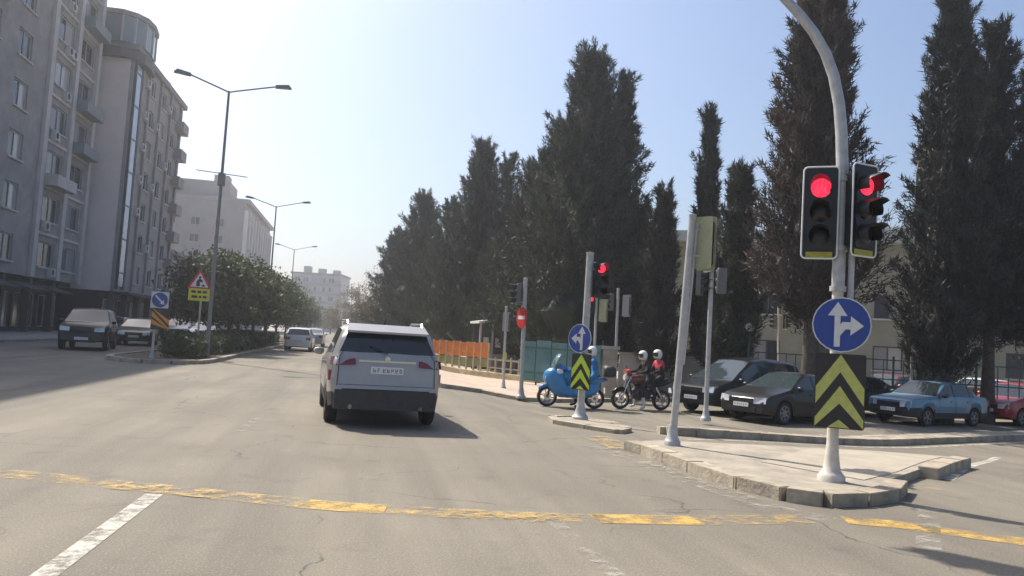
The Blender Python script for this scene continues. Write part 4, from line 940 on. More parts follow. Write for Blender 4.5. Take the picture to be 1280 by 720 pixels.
q = path[-1]; path += [(q[0]-.6, q[1]-.09, q[2]+.55), (q[0]-1.6, q[1]-.24, q[2]+1.15), (q[0]-2.9, q[1]-.44, q[2]+1.7), (q[0]-3.8, q[1]-.57, q[2]+1.95), (q[0]-4.0, q[1]-.6, q[2]+2.0)]
MB().tube(path, [.075-.0019*k for k in range(len(path))], 14).build('gooseneck_pole', 'galv', t, 60)
q = path[-2]; signal_head(t, (q[0], q[1]-.1, q[2]-.75), 0, 1.0)
MB().tube([q, (q[0], q[1], q[2]-.3)], .03, 8).build('hanger', 'galv', t, 50)
l1 = loc_of(1025, 262); l2 = loc_of(1083, 262)
signal_head(t, (l1.x, -.10, l1.z), 0, .97); signal_head(t, (l2.x-.02, -.05, l2.z), R(46), .96)
for l in (l1, l2):
    for dz in (.42, -.42): MB().tube([(0, 0, l.z+dz), (l.x*.85, -.02, l.z+dz)], .018, 8).build('bracket', 'galv', t, 50)
MB().tube([(.14, .02, loc_of(1070, 370).z-.1), (.14, .02, l2.z-.4)], .035, 10).build('conduit', 'galv', t, 50)
for z in (loc_of(1052, 360).z, l1.z+.42, l1.z-.42): clamp(t, z, .08)
ls = loc_of(1052, 406); disc_sign(t, (ls.x, -.115, ls.z), 0, .325, [UPS, BR])
lc = loc_of(1048, 535); chevrons(t, (lc.x, -.10, lc.z), 0, .55, .87, 'sign_yellow')

# plain leaning post with a signal seen from behind
def sig_post(px, py, topx, topy, label, r_=.055, dz=.0, matn='galv', group=None, base_z=None):
    p = GT(px, py, dz); D = (p-EYE).dot(fw); tp = at(topx, topy, D); a = face_to(p)
    c_, s_ = math.cos(-a), math.sin(-a); d = tp-p; lx = d.x*c_-d.y*s_
    t = thing('traffic_signal', label, 'traffic light', p, a, group)
    pole_mesh(d.z, r_, True, (lx, 0)).build('post', matn, t, 45)
    def lf(x, y): q = at(x, y, D)-p; return Vector((q.x*c_-q.y*s_, q.x*s_+q.y*c_, q.z))
    return t, lf, d.z
t, lf, hh = sig_post(840, 556, 866, 268, 'leaning bare signal post at the island tip with a pale signal board seen from behind', .054, .12)
q = lf(882, 302); signal_head(t, (q.x+.03, .12, q.z), R(180-28), .72, None, True, 'sig_back', 'sig_back', False)
MB().tube([(.18, 0, q.z+.2), (q.x, .06, q.z+.2)], .015, 6).build('bracket', 'galv', t); MB().tube([(.17, 0, q.z-.2), (q.x, .06, q.z-.2)], .015, 6).build('bracket', 'galv', t)
MB().tube([(.10, .05, 1.2), (.215, .05, hh*.97)], .03, 8).build('conduit', 'galv', t, 50)
t, lf, hh = sig_post(882, 525, 890, 331, 'straight signal post on the divider beside the black people carrier', .06, .12)
q = lf(877, 352); signal_head(t, (q.x, .0, q.z), R(70), .72, None, False); q = lf(899, 350); signal_head(t, (q.x+.05, .05, q.z), R(200), .72, None, False)
# chevron post on the splitter island
t, lf, hh = sig_post(725, 524, 738, 316, 'post on the splitter island with a lime chevron board, blue arrow sign and red signal', .075, .06)
q = lf(725, 423); disc_sign(t, (q.x, -.12, q.z), R(-38), .30, [UPS, BRL] if False else [[(x+.2, z) for x, z in UP], [(-x+.05, z) for x, z in BR][::-1]])
q = lf(725, 487); chevrons(t, (q.x, -.11, q.z), R(-38), .5, .74, 'sign_lime')
q = lf(750, 342); signal_head(t, (q.x+.02, -.02, q.z-.12), R(25), .8, 'red', False)
MB().tube([(.1, 0, q.z+.1), (q.x, 0, q.z+.1)], .018, 6).build('bracket', 'galv', t)
# signals across the side street
t, lf, hh = sig_post(741, 497, 746, 366, 'thin signal post with a small red light behind the blue scooter', .05, .0)
q = lf(741, 377); signal_head(t, (q.x-.05, -.05, q.z-.1), R(5), .62, 'red', False); q = lf(755, 388); signal_head(t, (q.x, .05, q.z), R(160), .72, None, True, 'sig_back', 'sig_back', False)
t, lf, hh = sig_post(768, 494, 773, 361, 'signal post with dark side-on lights between the scooter and the motorbike', .06, .0)
q = lf(764, 377); signal_head(t, (q.x-.04, 0, q.z), R(-75), .7, None, False); q = lf(783, 382); signal_head(t, (q.x+.04, 0, q.z), R(150), .75, None, True, 'sign_back', 'sign_back', False)
t, lf, hh = sig_post(651, 497, 657, 348, 'signal post on the pavement corner carrying a red no entry disc', .065, .11)
q = lf(648, 367); signal_head(t, (q.x-.05, 0, q.z), R(-80), .7, None, False)
q = lf(653, 397); so = MB().plate(circ(0, 0, .33), -.01, .01).build('sign_face', 'sign_red', t, 40, loc=(q.x-.02, -.11, q.z), rz=R(-62)); MB().plate([(-.22, -.055), (.22, -.055), (.22, .055), (-.22, .055)], -.016, -.011).build('bar', 'sign_white', so)
t, lf, hh = sig_post(629, 486, 633, 384, 'short pedestrian signal post in front of the shelter', .045, .11)
q = lf(634, 402); signal_head(t, (q.x, .06, q.z), R(150), .62, None, True, 'sign_back', 'sign_back', False)
MB().box(-.05, .05, -.14, -.05, 1.0, 1.3).build('button_box', 'sign_yellow', t)
for px, tx, ty, lb in ((972, 973, 384, 'distant signal post behind the olive sedan, lights turned aside'),):
    t, lf, hh = sig_post(px, 492, tx, ty, lb, .045, .0, 'post_white')
    q = lf(967, 402); signal_head(t, (q.x, 0, q.z), R(-70), .75, None, False); q = lf(983, 402); signal_head(t, (q.x, 0, q.z), R(70), .75, None, True, 'sign_yellow', 'sign_yellow', False)

# median signs
p = Vector((-7.0, 30.0, .1)); D = (p-EYE).dot(fw); t = thing('marker_sign', 'orange and black striped marker board under a blue arrow disc on the median nose', 'sign', p, face_to(p))
c_, s_ = math.cos(-face_to(p)), math.sin(-face_to(p))
def lfm(x, y): q = at(x, y, D)-p; return Vector((q.x*c_-q.y*s_, q.x*s_+q.y*c_, q.z))
q0 = lfm(199, 412); q1 = lfm(199, 385); wd = 21*D/F
pole_mesh(lfm(199, 366).z, .045).build('post', 'galv', t, 45)
bo = MB().plate(rrect(-wd/2, wd/2, 0, q1.z-q0.z, .03), -.01, .01).build('marker_board', 'sign_black', t, 40, loc=(q0.x, -.06, q0.z))
hb = q1.z-q0.z
for k in range(3):
    zc = hb*(.98-.36*k); a = [(-wd/2+.01, zc), (wd/2-.01, zc-wd*.95), (wd/2-.01, zc-wd*.95+.17), (-wd/2+.01, zc+.17)]
    a = [(x, min(hb-.01, max(.01, z))) for x, z in a]; MB().plate(a, -.0165, -.0105).build('stripe', 'sign_orange', bo)
a = [(-wd/2+.01, .01), (-wd/2+.01, .08), (-wd/2+.1, .01)]; 
q = lfm(200, 375); MB().plate(rrect(-.29, .29, -.29, .29, .02), -.004, .004).build('sign_panel', 'sign_white', t, 40, loc=(q.x, -.06, q.z)); disc_sign(t, (q.x, -.085, q.z), 0, .27, [rotp(UP, -135)])
p = base(249, 400, 32.5, .1); D = 32.5; t = thing('warning_sign', 'red triangle roadworks sign above a yellow plate beside the lamp post', 'sign', p, face_to(p)); c_, s_ = math.cos(-face_to(p)), math.sin(-face_to(p))
pole_mesh(lfm(249, 348).z, .04).build('post', 'galv', t, 45)
q = lfm(249, 361); MB().plate([(-.47, 0), (.47, 0), (0, .82)], -.006, .006).build('sign_face', 'sign_red', t, loc=(q.x, -.06, q.z)); so = MB().plate([(-.34, .07), (.34, .07), (0, .66)], -.012, -.007).build('sign_field', 'sign_white', t, loc=(q.x, -.06, q.z))
MB().plate([(-.13, .1), (.02, .1), (.0, .28), (.12, .26), (.1, .36), (-.02, .42), (-.12, .3)], -.018, -.013).build('symbol', 'sign_black', so); MB().plate([(.06, .1), (.24, .1), (.15, .2)], -.018, -.013).build('symbol', 'sign_black', so); MB().plate(circ(.0, .46, .05, 10), -.018, -.013).build('symbol', 'sign_black', so)
q = lfm(248, 376); pl = MB().plate(rrect(-.40, .40, 0, .50, .02), -.006, .006).build('text_plate', 'plate_yellow', t, loc=(q.x, -.06, q.z))
for z, xs_ in ((.31, ((-.3, -.12), (-.07, .08), (.13, .3))), (.11, ((-.28, -.05), (0, .1), (.15, .3)))):
    for x0, x1 in xs_: MB().plate([(x0, z), (x1, z), (x1, z+.1), (x0, z+.1)], -.011, -.007).build('print', 'ink', pl)

# double-arm street lamps on the median
def lamp_post(px, D, topy, label, armpx, xoff=0):
    p = base(px, 400, D, .1); tz = at(px, topy, D).z-.1; t = thing('street_lamp', label, 'street lamp', p, face_to(p), 'double-arm lamps on the median')
    MB().tube([(0, 0, -.05), (0, 0, 1.2), (0, 0, tz)], [.085, .078, .045], 12).lathe([(.17, -.05), (.17, .04), (.11, .12), (.085, .3)], 12).build('pole', 'lamp_grey', t, 45)
    for s, a in ((-1, armpx[0]), (1, armpx[1])):
        L = a*D/F; MB().tube([(0, 0, tz-.05), (s*.3, 0, tz+.05), (s*(L-.6), 0, tz+L*.20)], .032, 8).build('arm', 'lamp_grey', t, 50)
        x0 = s*(L-.62); z0 = tz+L*.20; b = MB(); 
        b.add([(x0, -.08, z0-.06), (x0+s*.62, -.13, z0-.0), (x0+s*.62, .13, z0-.0), (x0, .08, z0-.06), (x0, -.06, z0+.06), (x0+s*.5, -.11, z0+.13), (x0+s*.5, .11, z0+.13), (x0, .06, z0+.06)], [(0,1,2,3),(4,7,6,5),(0,4,5,1),(1,5,6,2),(2,6,7,3),(3,7,4,0)])
        ho = b.build('lamp_head', 'lamp_grey', t); MB().add([(x0+s*.1, -.07, z0-.062), (x0+s*.5, -.09, z0-.022), (x0+s*.5, .09, z0-.022), (x0+s*.1, .07, z0-.062)], [(0, 1, 2, 3)]).build('lamp_glass', 'globe', ho)
    return t, tz
t, tz = lamp_post(262, 31, 107, 'tall double-arm street lamp with a thin crossbar, rising over the yellow plate sign', (66, 76))
q = at(258, 216, 31).z; MB().tube([(-.95, 0, q), (.95, 0, q-.05)], .018, 6).build('crossbar', 'lamp_grey', t); MB().box(-.14, .14, -.1, .1, q-.5, q-.02).build('junction_box', 'lamp_grey', t)
lamp_post(334, 60, 256, 'double-arm street lamp in the middle of the median tree row', (38, 42))
lamp_post(361, 95, 311, 'smallest double-arm street lamp at the far end of the median trees', (24, 28))
# slender lamp behind the cars on the right
p = base(1144, 330, 29); p.z = h(p.x, p.y); D = 29; t = thing('street_lamp', 'slender single lamp with a white head in front of the towering cypress', 'street lamp', p, face_to(p)); c_, s_ = math.cos(-face_to(p)), math.sin(-face_to(p))
a, b_, c2 = lfm(1146, 215), lfm(1148, 205), lfm(1164, 186)
MB().tube([(0, 0, -.05), (a.x*.7, 0, a.z*.6), tuple(a)], [.06, .05, .04], 10).tube([tuple(a), tuple(b_), (b_.x+.1, 0, b_.z+.08), tuple(c2)], .03, 8).build('pole', 'galv', t, 45)
MB().add([(c2.x-.1, -.12, c2.z-.06), (c2.x+.45, -.14, c2.z), (c2.x+.45, .14, c2.z), (c2.x-.1, .12, c2.z-.06), (c2.x-.1, -.1, c2.z+.12), (c2.x+.4, -.12, c2.z+.14), (c2.x+.4, .12, c2.z+.14), (c2.x-.1, .1, c2.z+.12)], [(0,1,2,3),(4,7,6,5),(0,4,5,1),(1,5,6,2),(2,6,7,3),(3,7,4,0)]).build('lamp_head', 'helmet_white', t)
for px, D, ty, lb in ((936, 28, 409, 'white globe garden lamp behind the black people carrier'),):
    p = base(px, 440, D); p.z = h(p.x, p.y)+.1; q = at(px, ty, D).z-p.z; t = thing('garden_lamp', lb, 'lamp', p)
    MB().tube([(0, 0, 0), (0, 0, q-.14)], [.06, .045], 10).lathe([(.12, 0), (.12, .25), (.06, .4)], 10).build('pole', 'fence_green', t, 45); MB().lathe([(0, -.16), (.1, -.13), (.16, 0), (.1, .13), (0, .16)], 16, 'z', (0, 0, q)).build('globe', 'globe', t, 80)

# ---------------------------------------------------------------- fences, barriers, shelter
def railing(name, label, a, b, hh, matn, sec=2.4, picket=.16, rails=(.12, .55, .98), cat='fence', pr=.011):
    d = b-a; L = d.length; n = max(1, round(L/sec)); t = thing(name, label, cat, a, math.atan2(d.y, d.x)); s = L/n
    pm = MB().box(-.035, .035, -.035, .035, -.1, hh+.1).mesh('post', matn); rm = MB().box(.036, s-.036, -.02, .02, -.02, .02).mesh('rail', matn); km = MB().box(-pr, pr, -pr, pr, hh*rails[0]+.021, hh*rails[-1]-.021).mesh('picket', matn)
    for i in range(n+1): link('post', pm, t, (i*s, 0, 0))
    for i in range(n):
        for r_ in rails: link('rail', rm, t, (i*s, 0, hh*r_))
        k = int(s/picket)
        if picket:
            for j in range(1, k): link('picket', km, t, (i*s+j*s/k, .0, 0))
    return t
A = base(925, 440, 30); B = base(1330, 460, 27); A.z = B.z = -.25
railing('railing', 'green metal railing behind the queueing cars', A, B, 1.9, 'fence_green', 2.6, .32, (.06, .62, .98), pr=.016)
# teal hoarding panels beside the no entry post
A = base(652, 440, 33); B = base(752, 440, 30); A.z = B.z = -.25; d = B-A; n = 5; s = d.length/n
t = thing('hoarding', 'teal site hoarding behind the blue scooter', 'fence', A, math.atan2(d.y, d.x))
for i in range(n): MB().box(i*s+.02, i*s+s-.02, -.03, .03, .15, 1.75+.06*(i%2)).build('panel', 'hoarding_teal', t)
for i in range(n+1): MB().box(i*s-.018, i*s+.018, .032, .1, 0, 1.95).build('post', 'fence_green', t)
for z in (.5, 1.5): MB().box(0, d.length, -.06, -.032, z-.03, z+.03).build('rail', 'fence_green', t)
p = base(762, 460, 27.5); p.z = h(p.x, p.y); t = thing('gate_pillar', 'pale concrete gate pillar with a cap behind the motorbike', 'pillar', p, face_to(p)); MB().box(-.25, .25, -.25, .25, -.1, 1.75).build('shaft', 'concrete', t); MB().box(-.32, .32, -.32, .32, 1.755, 1.87).build('cap', 'garden_wall', t)
A = base(775, 440, 31); B = base(930, 440, 31); A.z = B.z = -.3; d = B-A; t = thing('garden_wall', 'grey rendered garden wall behind the motorbike riders', 'wall', A, math.atan2(d.y, d.x)); MB().box(0, d.length, 0, .25, -.1, 1.5).build('wall', 'garden_wall', t); MB().box(-.05, d.length+.05, -.06, .31, 1.505, 1.6).build('coping', 'concrete', t)
A = base(930, 440, 33); B = base(1400, 460, 30); A.z = B.z = -.3; d = B-A; t = thing('boundary_wall', 'low grey boundary wall behind the green railing', 'wall', A, math.atan2(d.y, d.x)); MB().box(0, d.length, 0, .25, -.1, 1.0).build('wall', 'garden_wall', t); MB().box(-.05, d.length+.05, -.05, .3, 1.005, 1.08).build('coping', 'concrete', t)
# orange site fence on posts with concrete feet
A = GT(540, 460, .1); B = GT(668, 478, .1); d = B-A; n = 14; s = d.length/n; ang = math.atan2(d.y, d.x)
t = thing('site_fence', 'orange site fence on cream posts under the cypress row', 'fence', ground(A, .11), ang)
for i in range(n):
    if i < 8: MB().box(i*s+.03, i*s+s-.03, -.015, .015, .70, 1.36+.03*(i%2)).build('panel', 'orange_mesh', t)
    else: MB().box(i*s+.03, i*s+s-.03, -.012, .012, .62, .70).build('rail', 'galv', t); MB().box(i*s+.03, i*s+s-.03, -.012, .012, .26, .32).build('rail', 'galv', t)
    if i < 8: MB().box(i*s+.03, i*s+s-.03, .02, .03, .28, .66).build('lower_panel', 'hoarding_green', t)
for i in range(n+1): MB().box(i*s-.03, i*s+.03, -.04, .04, 0, 1.40 if i < 9 else .78).build('post', 'barrier', t)
bm_ = MB(); bm_.plate([(-.34, 0), (.34, 0), (.32, .16), (.2, .24), (-.2, .24), (-.32, .16)], -.16, .16); BME = bm_.mesh('barrier_block', 'barrier')
for i in range(n):
    p = A+d*((i+.5)/n)+Vector((0, -.32, 0)); link('barrier_block', BME, None, ground(p, .11), ang+random.uniform(-.06, .06), 'cream concrete footing block in the row before the orange fence', 'barrier', 'footing blocks before the orange fence')
# shelter / kiosk
p = base(626, 430, 43); p.z = -.2; t = thing('kiosk_shelter', 'dark glazed shelter with a pale sloping roof between the no entry disc and orange fence', 'shelter', p, face_to(p)+R(14))
MB().add([(-1.5, -1.1, 2.45), (1.6, -1.1, 2.95), (1.6, 1.2, 2.95), (-1.5, 1.2, 2.45), (-1.5, -1.1, 2.57), (1.6, -1.1, 3.07), (1.6, 1.2, 3.07), (-1.5, 1.2, 2.57)], [(3,2,1,0),(4,5,6,7),(0,1,5,4),(1,2,6,5),(2,3,7,6),(3,0,4,7)]).build('roof', 'kiosk_roof', t)
for x in (-1.35, -.7, -.05, .6, 1.3): MB().box(x-.05, x+.05, -.95, -.85, 0, 2.44+.16*(x+1.5)).build('post', 'frame', t)
for x in (-1.3, -.65, 0, .65): po = MB().box(x+.02, x+.58, -.88, -.86, .95, 2.2).build('pane', 'kiosk_dark', t); MB().box(x+.12, x+.42, -.9, -.885, 1.25+.2*(x > 0), 1.75).build('poster', 'poster', po)
MB().box(-1.35, 1.3, -.89, -.83, .2, .9).build('counter', 'garden_wall', t); MB().box(-1.35, 1.3, .9, 1.0, 0, 2.4).build('back_wall', 'kiosk_dark', t)
# ---------------------------------------------------------------- riders
def skin_body(name, J, E_, Rad, mats, region):
    names = list(J); me = bpy.data.meshes.new('rig'); me.from_pydata([J[k] for k in names], [(names.index(a), names.index(b)) for a, b in E_], [])
    o = bpy.data.objects.new('rig', me); col.objects.link(o); o.modifiers.new('s', 'SKIN'); sv_ = me.skin_vertices[0].data
    for i, k in enumerate(names): r_ = Rad[k]; sv_[i].radius = r_ if isinstance(r_, tuple) else (r_, r_); sv_[i].use_root = (k == 'pelvis')
    o.modifiers['s'].use_smooth_shade = True; ss = o.modifiers.new('u', 'SUBSURF'); ss.levels = 2; ss.render_levels = 2
    dg = bpy.context.evaluated_depsgraph_get(); m2 = bpy.data.meshes.new_from_object(o.evaluated_get(dg)); bpy.data.objects.remove(o); m2.name = name
    m2.materials.clear()
    for q in mats: m2.materials.append(MATS[q])
    pts = np.array([J[k] for k in names]); reg = [region(k) for k in names]
    for p in m2.polygons: p.material_index = reg[int(np.argmin(((pts-np.array(p.center))**2).sum(1)))]
    shade(m2, 180); return m2
def rider(name, label, loc, rz, seat, lean, hand, foot, mats, helmet='helmet_white', back=False, group=None, hands=True):
    """faces +x; seat: pelvis point; mats: jacket, trousers, shoe, glove"""
    px, _, pz = seat; t = thing('person', label, 'person', loc, rz, group)
    J = dict(pelvis=(px, 0, pz), belly=(px+.05*lean, 0, pz+.18), chest=(px+.13*lean, 0, pz+.36), neck=(px+.19*lean, 0, pz+.52), jaw=(px+.23*lean, 0, pz+.58), head=(px+.24*lean, 0, pz+.68))
    Rd = dict(pelvis=(.15, .13), belly=(.14, .12), chest=(.16, .13), neck=.065, jaw=.075, head=.085); Ed = [('pelvis', 'belly'), ('belly', 'chest'), ('chest', 'neck'), ('neck', 'jaw'), ('jaw', 'head')]
    for s, n in ((1, 'l'), (-1, 'r')):
        sh = Vector((px+.15*lean, s*.19, pz+.44)); ha = Vector((hand[0], s*hand[1], hand[2])); el = (sh+ha)/2+Vector((-.05, s*.08, -.10))
        hip = Vector((px+.02, s*.1, pz-.02)); fo = Vector((foot[0], s*foot[1], foot[2])); kn = (hip+fo)/2+Vector((.22, s*.05, .16))
        if foot[2] < .2 and foot[0] < px+.1: kn = (hip+fo)/2+Vector((.14, s*.05, .03))
        J.update({'sh'+n: tuple(sh), 'el'+n: tuple(el), 'wr'+n: tuple(ha-(ha-el).normalized()*.05), 'ha'+n: tuple(ha), 'hip'+n: tuple(hip), 'kn'+n: tuple(kn), 'an'+n: tuple(fo), 'to'+n: (fo.x+.17, fo.y+s*.02, fo.z-.04)})
        Rd.update({'sh'+n: .075, 'el'+n: .05, 'wr'+n: .036, 'ha'+n: (.045, .03), 'hip'+n: .1, 'kn'+n: .065, 'an'+n: .048, 'to'+n: (.045, .035)})
        Ed += [('chest', 'sh'+n), ('sh'+n, 'el'+n), ('el'+n, 'wr'+n), ('wr'+n, 'ha'+n), ('pelvis', 'hip'+n), ('hip'+n, 'kn'+n), ('kn'+n, 'an'+n), ('an'+n, 'to'+n)]
    def region(k):
        if k in ('neck', 'jaw', 'head'): return 4
        if k[:2] == 'ha': return 3
        if k[:2] in ('an', 'to'): return 2
        if k[:2] == 'kn' or k[:3] == 'hip' or k == 'pelvis': return 1
        return 0
    if back:
        r0_ = region
        region = lambda k: 5 if k in ('chest', 'shl', 'shr') else r0_(k)
    body = link('body', skin_body('body', J, Ed, Rd, list(mats)+['skin', 'cloth_pink'], region), t)
    if hands:                                              # fingers curled round the grip
        for s, n in ((1, 'l'), (-1, 'r')):
            hx, hy, hz = J['ha'+n]; b = MB()
            for k in range(4):
                y = hy+s*(-.03+.022*k); l = (.07, .08, .075, .06)[k]
                b.tube([(hx+.02, y, hz+.012), (hx+.02+l*.55, y, hz+.014), (hx+.02+l*.75, y, hz-.02), (hx+.02+l*.35, y, hz-.045)], [.011, .0105, .01, .008], 6)
            b.tube([(hx, hy-s*.03, hz), (hx+.035, hy-s*.055, hz-.02), (hx+.055, hy-s*.05, hz-.04)], [.013, .011, .009], 6)
            b.build('fingers', mats[3], body, 60)
    hx, hz = J['head'][0]+.01, J['head'][2]+.01
    ho = MB().lathe([(.10, -.135), (.128, -.09), (.142, 0), (.132, .075), (.095, .125), (.04, .148), (0, .152)], 20, 'z', (hx, 0, hz)).build('helmet', helmet, t, 80)
    vs = []; fs = []; n = 10
    for i, z in enumerate((-.07, -.02, .045)):
        rr = (.139, .150, .147)[i]
        for k in range(n+1): a = R(-68+136*k/n); vs.append((hx+rr*math.cos(a), rr*math.sin(a), hz+z))
    for i in range(2):
        for k in range(n): fs.append((i*(n+1)+k, i*(n+1)+k+1, (i+1)*(n+1)+k+1, (i+1)*(n+1)+k))
    MB().add(vs, fs).build('visor', 'visor', ho, 80)
    return t
# ---------------------------------------------------------------- two-wheelers (local +x forward)
def bike_wheel(t, x, r_, wd):
    ty = MB(); n = 28; ri = r_*.74
    ty.lathe([(ri, -wd*.35), (r_*.92, -wd*.5), (r_, -wd*.15), (r_, wd*.15), (r_*.92, wd*.5), (ri, wd*.35)], n, 'y', cap=False); wo = ty.build('wheel', 'rubber', t, 50, loc=(x, 0, r_))
    b = MB().lathe([(ri*1.01, -wd*.34), (ri*1.02, wd*.34), (ri*.9, wd*.25), (ri*.9, -wd*.25), (ri*1.01, -wd*.34)], n, 'y', cap=False)
    for k in range(6): a = math.pi*k/3+.2; b.tube([(.04*math.cos(a), 0, .04*math.sin(a)), (ri*.93*math.cos(a), 0, ri*.93*math.sin(a))], .016, 6)
    b.lathe([(.05, -.06), (.05, .06)], 12, 'y'); b.build('rim', 'rim', wo, 40)
    MB().lathe([(.11, .062), (.11, .068), (.05, .068)], 18, 'y', cap=False).build('brake_disc', 'chrome', wo, 40)
def loft(secs, n=12):                         # secs: (x, zc, half width, half height) rounded sections along x
    b = MB(); vs = []; fs = []
    for x, zc, hw, hh in secs:
        for k in range(n): a = 2*math.pi*k/n; c_, s_ = math.cos(a), math.sin(a); vs.append((x, hw*math.copysign(abs(c_)**.7, c_), zc+hh*math.copysign(abs(s_)**.7, s_)))
    for i in range(len(secs)-1):
        for k in range(n): fs.append((i*n+k, i*n+(k+1)%n, (i+1)*n+(k+1)%n, (i+1)*n+k))
    fs.append(tuple(range(n-1, -1, -1))); fs.append(tuple((len(secs)-1)*n+k for k in range(n)))
    return b.add(vs, fs)
pf, pr_ = GT(684, 508), GT(742, 511); mid = ground((pf+pr_)/2); hd2 = math.atan2((pf-pr_).y, (pf-pr_).x)
t = thing('scooter', 'blue maxi scooter with tall clear windscreen waiting at the crossing', 'scooter', mid, hd2)
for x in (.72, -.70): bike_wheel(t, x, .30, .13)
for s in (1, -1): MB().tube([(.72, s*.08, .30), (.55, s*.08, .85)], .025, 8).build('fork', 'dark_plastic', t, 50)
loft([(.98, .52, .06, .05), (.86, .60, .09, .06), (.70, .63, .10, .045), (.5, .55, .10, .05)]).build('front_fender', 'scooter_blue', t, 60)
loft([(.86, .88, .06, .07), (.76, .86, .27, .23), (.58, .80, .37, .40), (.36, .70, .40, .42), (.2, .50, .33, .22), (.0, .42, .28, .14), (-.3, .42, .26, .14), (-.6, .46, .2, .12)]).build('body_fairing', 'scooter_blue', t, 60)
loft([(.58, 1.10, .26, .13), (.35, 1.02, .33, .24), (.05, .86, .34, .28), (-.12, .64, .32, .22), (-.25, .55, .26, .12)]).build('leg_apron', 'cloth_blue', t, 60)
for s in (1, -1): loft([(.30, .52, .05, .10), (.1, .50, .07, .18), (-.3, .52, .07, .2), (-.62, .58, .06, .16), (-.75, .62, .04, .1)]).build('side_panel', 'scooter_blue', t, 60).location = (0, s*.26, 0)
loft([(-.02, .70, .16, .10), (-.25, .74, .22, .18), (-.6, .80, .18, .13), (-.9, .86, .12, .08), (-1.02, .88, .05, .04)]).build('tail_body', 'scooter_blue', t, 60)
loft([(-.0, .82, .13, .04), (-.3, .84, .17, .05), (-.62, .93, .16, .06), (-.8, .98, .08, .03)]).build('seat', 'seat_black', t, 60)
b = MB(); vs = []
for i, (x, z, w_) in enumerate(((.72, 1.02, .26), (.63, 1.24, .30), (.54, 1.44, .26), (.48, 1.56, .16))):
    for k in range(7): a = -1+2*k/6; vs.append((x-.10*a*a, w_*a, z))
fs = [(i*7+k, i*7+k+1, (i+1)*7+k+1, (i+1)*7+k) for i in range(3) for k in range(6)]
ws_ = b.add(vs, fs).build('windscreen', 'clear_screen', t, 80); sm = ws_.modifiers.new('thick', 'SOLIDIFY'); sm.thickness = .008
MB().tube([(.38, -.36, 1.06), (.46, -.15, 1.04), (.46, .15, 1.04), (.38, .36, 1.06)], .018, 8).build('handlebar', 'dark_plastic', t, 50)
for s in (1, -1):
    MB().tube([(.46, s*.3, 1.08), (.50, s*.40, 1.22)], .008, 6).lathe([(0, -.015), (.06, -.01), (.06, .01), (0, .015)], 10, 'x', (.50, s*.43, 1.26)).build('mirror', 'dark_plastic', t, 50)
    loft([(.50, 1.06, .09, .06), (.42, 1.05, .12, .08), (.33, 1.05, .08, .05)]).build('hand_guard', 'helmet_white', t, 60).location = (.02, s*.30, 0)
    MB().lathe([(0, -.03), (.05, -.02), (.07, .03), (0, .04)], 12, 'x', (.79, s*.11, .86)).build('headlight', 'lamp_glass', t, 60)
MB().tube([(-.1, -.2, .28), (-.5, -.22, .32), (-.85, -.24, .40)], [.03, .06, .055], 10).build('exhaust', 'chrome', t, 50)
MB().cbox((-1.03, 0, .87), (.03, .16, .06)).build('tail_light', 'tail_red', t); MB().cbox((-1.0, 0, .55), (.01, .2, .16)).build('number_plate', 'plate', t)
loft([(-.92, 1.10, .2, .14), (-.98, 1.12, .25, .18), (-1.2, 1.12, .25, .18), (-1.27, 1.10, .2, .14)]).build('top_box', 'dark_plastic', t, 60)
rider('person', 'scooter rider in a blue jacket and white helmet sitting behind the chevron board', mid, hd2, (-.70, 0, 1.0), .5, (.24, .33, 1.10), (-.2, .34, .10), ('cloth_blue', 'cloth_blue', 'cloth_black', 'cloth_black'))

pf, pr_ = GT(772, 511), GT(829, 513); mid = ground((pf+pr_)/2); hd2 = math.atan2((pf-pr_).y, (pf-pr_).x)
t = thing('motorbike', 'black motorbike carrying two riders beside the black people carrier', 'motorbike', mid, hd2)
for x in (.70, -.68): bike_wheel(t, x, .31, .12)
for s in (1, -1): MB().tube([(.70, s*.09, .31), (.42, s*.09, 1.0)], .024, 8).build('fork', 'chrome', t, 50)
loft([(.98, .50, .05, .03), (.84, .62, .08, .04), (.66, .655, .08, .035), (.5, .58, .06, .03)]).build('front_fender', 'black_paint', t, 60)
loft([(.48, .86, .08, .08), (.34, .92, .17, .13), (.1, .93, .19, .13), (-.08, .86, .13, .08)]).build('fuel_tank', 'maroon', t, 60)
loft([(.34, .45, .12, .12), (.2, .50, .2, .2), (-.05, .50, .2, .2), (-.25, .46, .14, .14)]).build('engine', 'dark_plastic', t, 60)
MB().tube([(.45, 0, .95), (.2, 0, .72), (-.3, 0, .70), (-.68, 0, .33)], .035, 8).tube([(.44, 0, .85), (.3, 0, .35), (-.2, 0, .32), (-.35, 0, .68)], .028, 8).build('frame', 'black_paint', t, 50)
loft([(-.02, .84, .11, .05), (-.25, .83, .15, .06), (-.6, .90, .14, .06), (-.86, .95, .09, .04)]).build('seat', 'seat_black', t, 60)
loft([(-.3, .74, .13, .09), (-.7, .80, .13, .08), (-.98, .88, .06, .04)]).build('tail_body', 'black_paint', t, 60)
MB().tube([(.28, -.36, 1.10), (.36, -.14, 1.07), (.36, .14, 1.07), (.28, .36, 1.10)], .016, 8).build('handlebar', 'dark_plastic', t, 50)
MB().lathe([(0, -.1), (.08, -.07), (.10, .02), (.09, .05), (0, .06)], 14, 'x', (.55, 0, .96)).build('headlight', 'lamp_glass', t, 60)
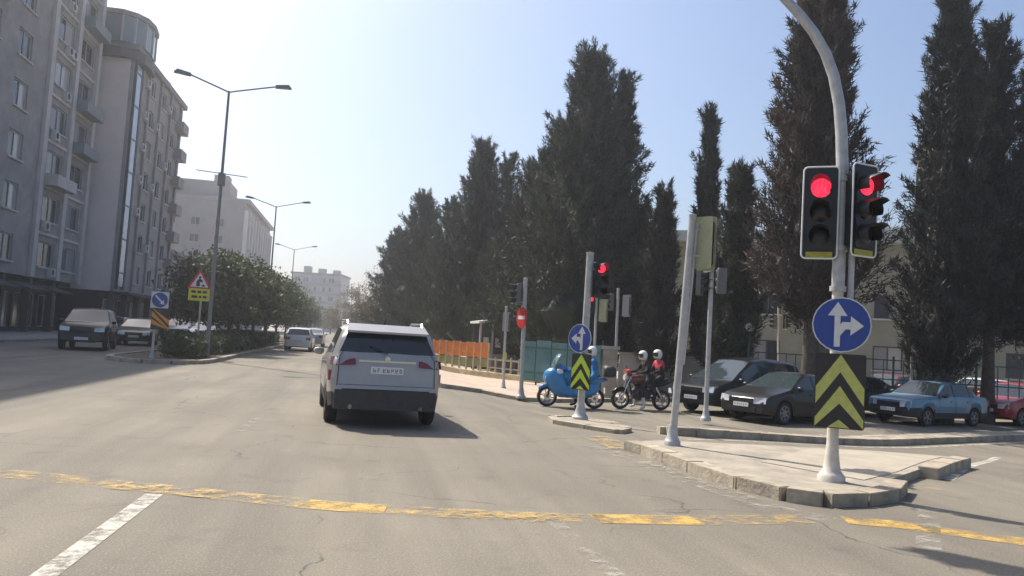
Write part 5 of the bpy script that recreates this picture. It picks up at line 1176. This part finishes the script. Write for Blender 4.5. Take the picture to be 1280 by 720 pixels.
for s in (1, -1):
    MB().tube([(.34, s*.25, 1.1), (.36, s*.36, 1.24)], .008, 6).lathe([(0, -.015), (.055, -.01), (.055, .01), (0, .015)], 10, 'x', (.36, s*.39, 1.27)).build('mirror', 'dark_plastic', t, 50)
    MB().lathe([(0, -.03), (.03, 0), (0, .03)], 8, 'x', (.46, s*.2, .93)).build('indicator', 'tail_amber', t, 60)
    MB().tube([(-.42, s*.12, .70), (-.62, s*.14, .36)], .03, 8).build('shock', 'chrome', t, 50)
MB().tube([(.25, -.12, .4), (.1, -.17, .26), (-.4, -.19, .28), (-.95, -.2, .42)], [.025, .03, .05, .05], 10).build('exhaust', 'chrome', t, 50)
MB().cbox((-.99, 0, .87), (.03, .12, .06)).build('tail_light', 'tail_red', t); MB().cbox((-.98, 0, .62), (.01, .2, .15)).build('number_plate', 'plate', t)
loft([(.58, 1.14, .16, .04), (.50, 1.12, .2, .1), (.42, 1.06, .16, .08)]).build('cowl', 'red_paint', t, 60)
gp = 'riders on the black motorbike'
rider('person', 'front motorbike rider in dark clothes and white helmet gripping the handlebar', mid, hd2, (-.24, 0, .96), 1.0, (.27, .33, 1.12), (.05, .33, .10), ('cloth_black', 'cloth_black', 'shoe_white', 'cloth_black'), group=gp)
rider('person', 'passenger in a pink top and white helmet behind the front motorbike rider', mid, hd2, (-.62, 0, 1.02), .5, (-.26, .17, 1.14), (-.30, .27, .42), ('cloth_black', 'cloth_black', 'cloth_black', 'skin'), group=gp, back=True)

# ---------------------------------------------------------------- hazy air
mh = bpy.data.materials.new('haze_air'); mh.use_nodes = True; tn = mh.node_tree
for n_ in list(tn.nodes):
    if n_.type == 'BSDF_PRINCIPLED': tn.nodes.remove(n_)
pv = tn.nodes.new('ShaderNodeVolumePrincipled'); pv.inputs['Color'].default_value = (.93, .95, 1, 1); pv.inputs['Density'].default_value = .0011; pv.inputs['Anisotropy'].default_value = .55
tn.links.new(pv.outputs[0], tn.nodes['Material Output'].inputs['Volume'])
MATS['haze_air'] = mh
MB().box(-2600, 2600, -700, 2600, -1.6, 36).build('haze', 'haze_air', kind='stuff')
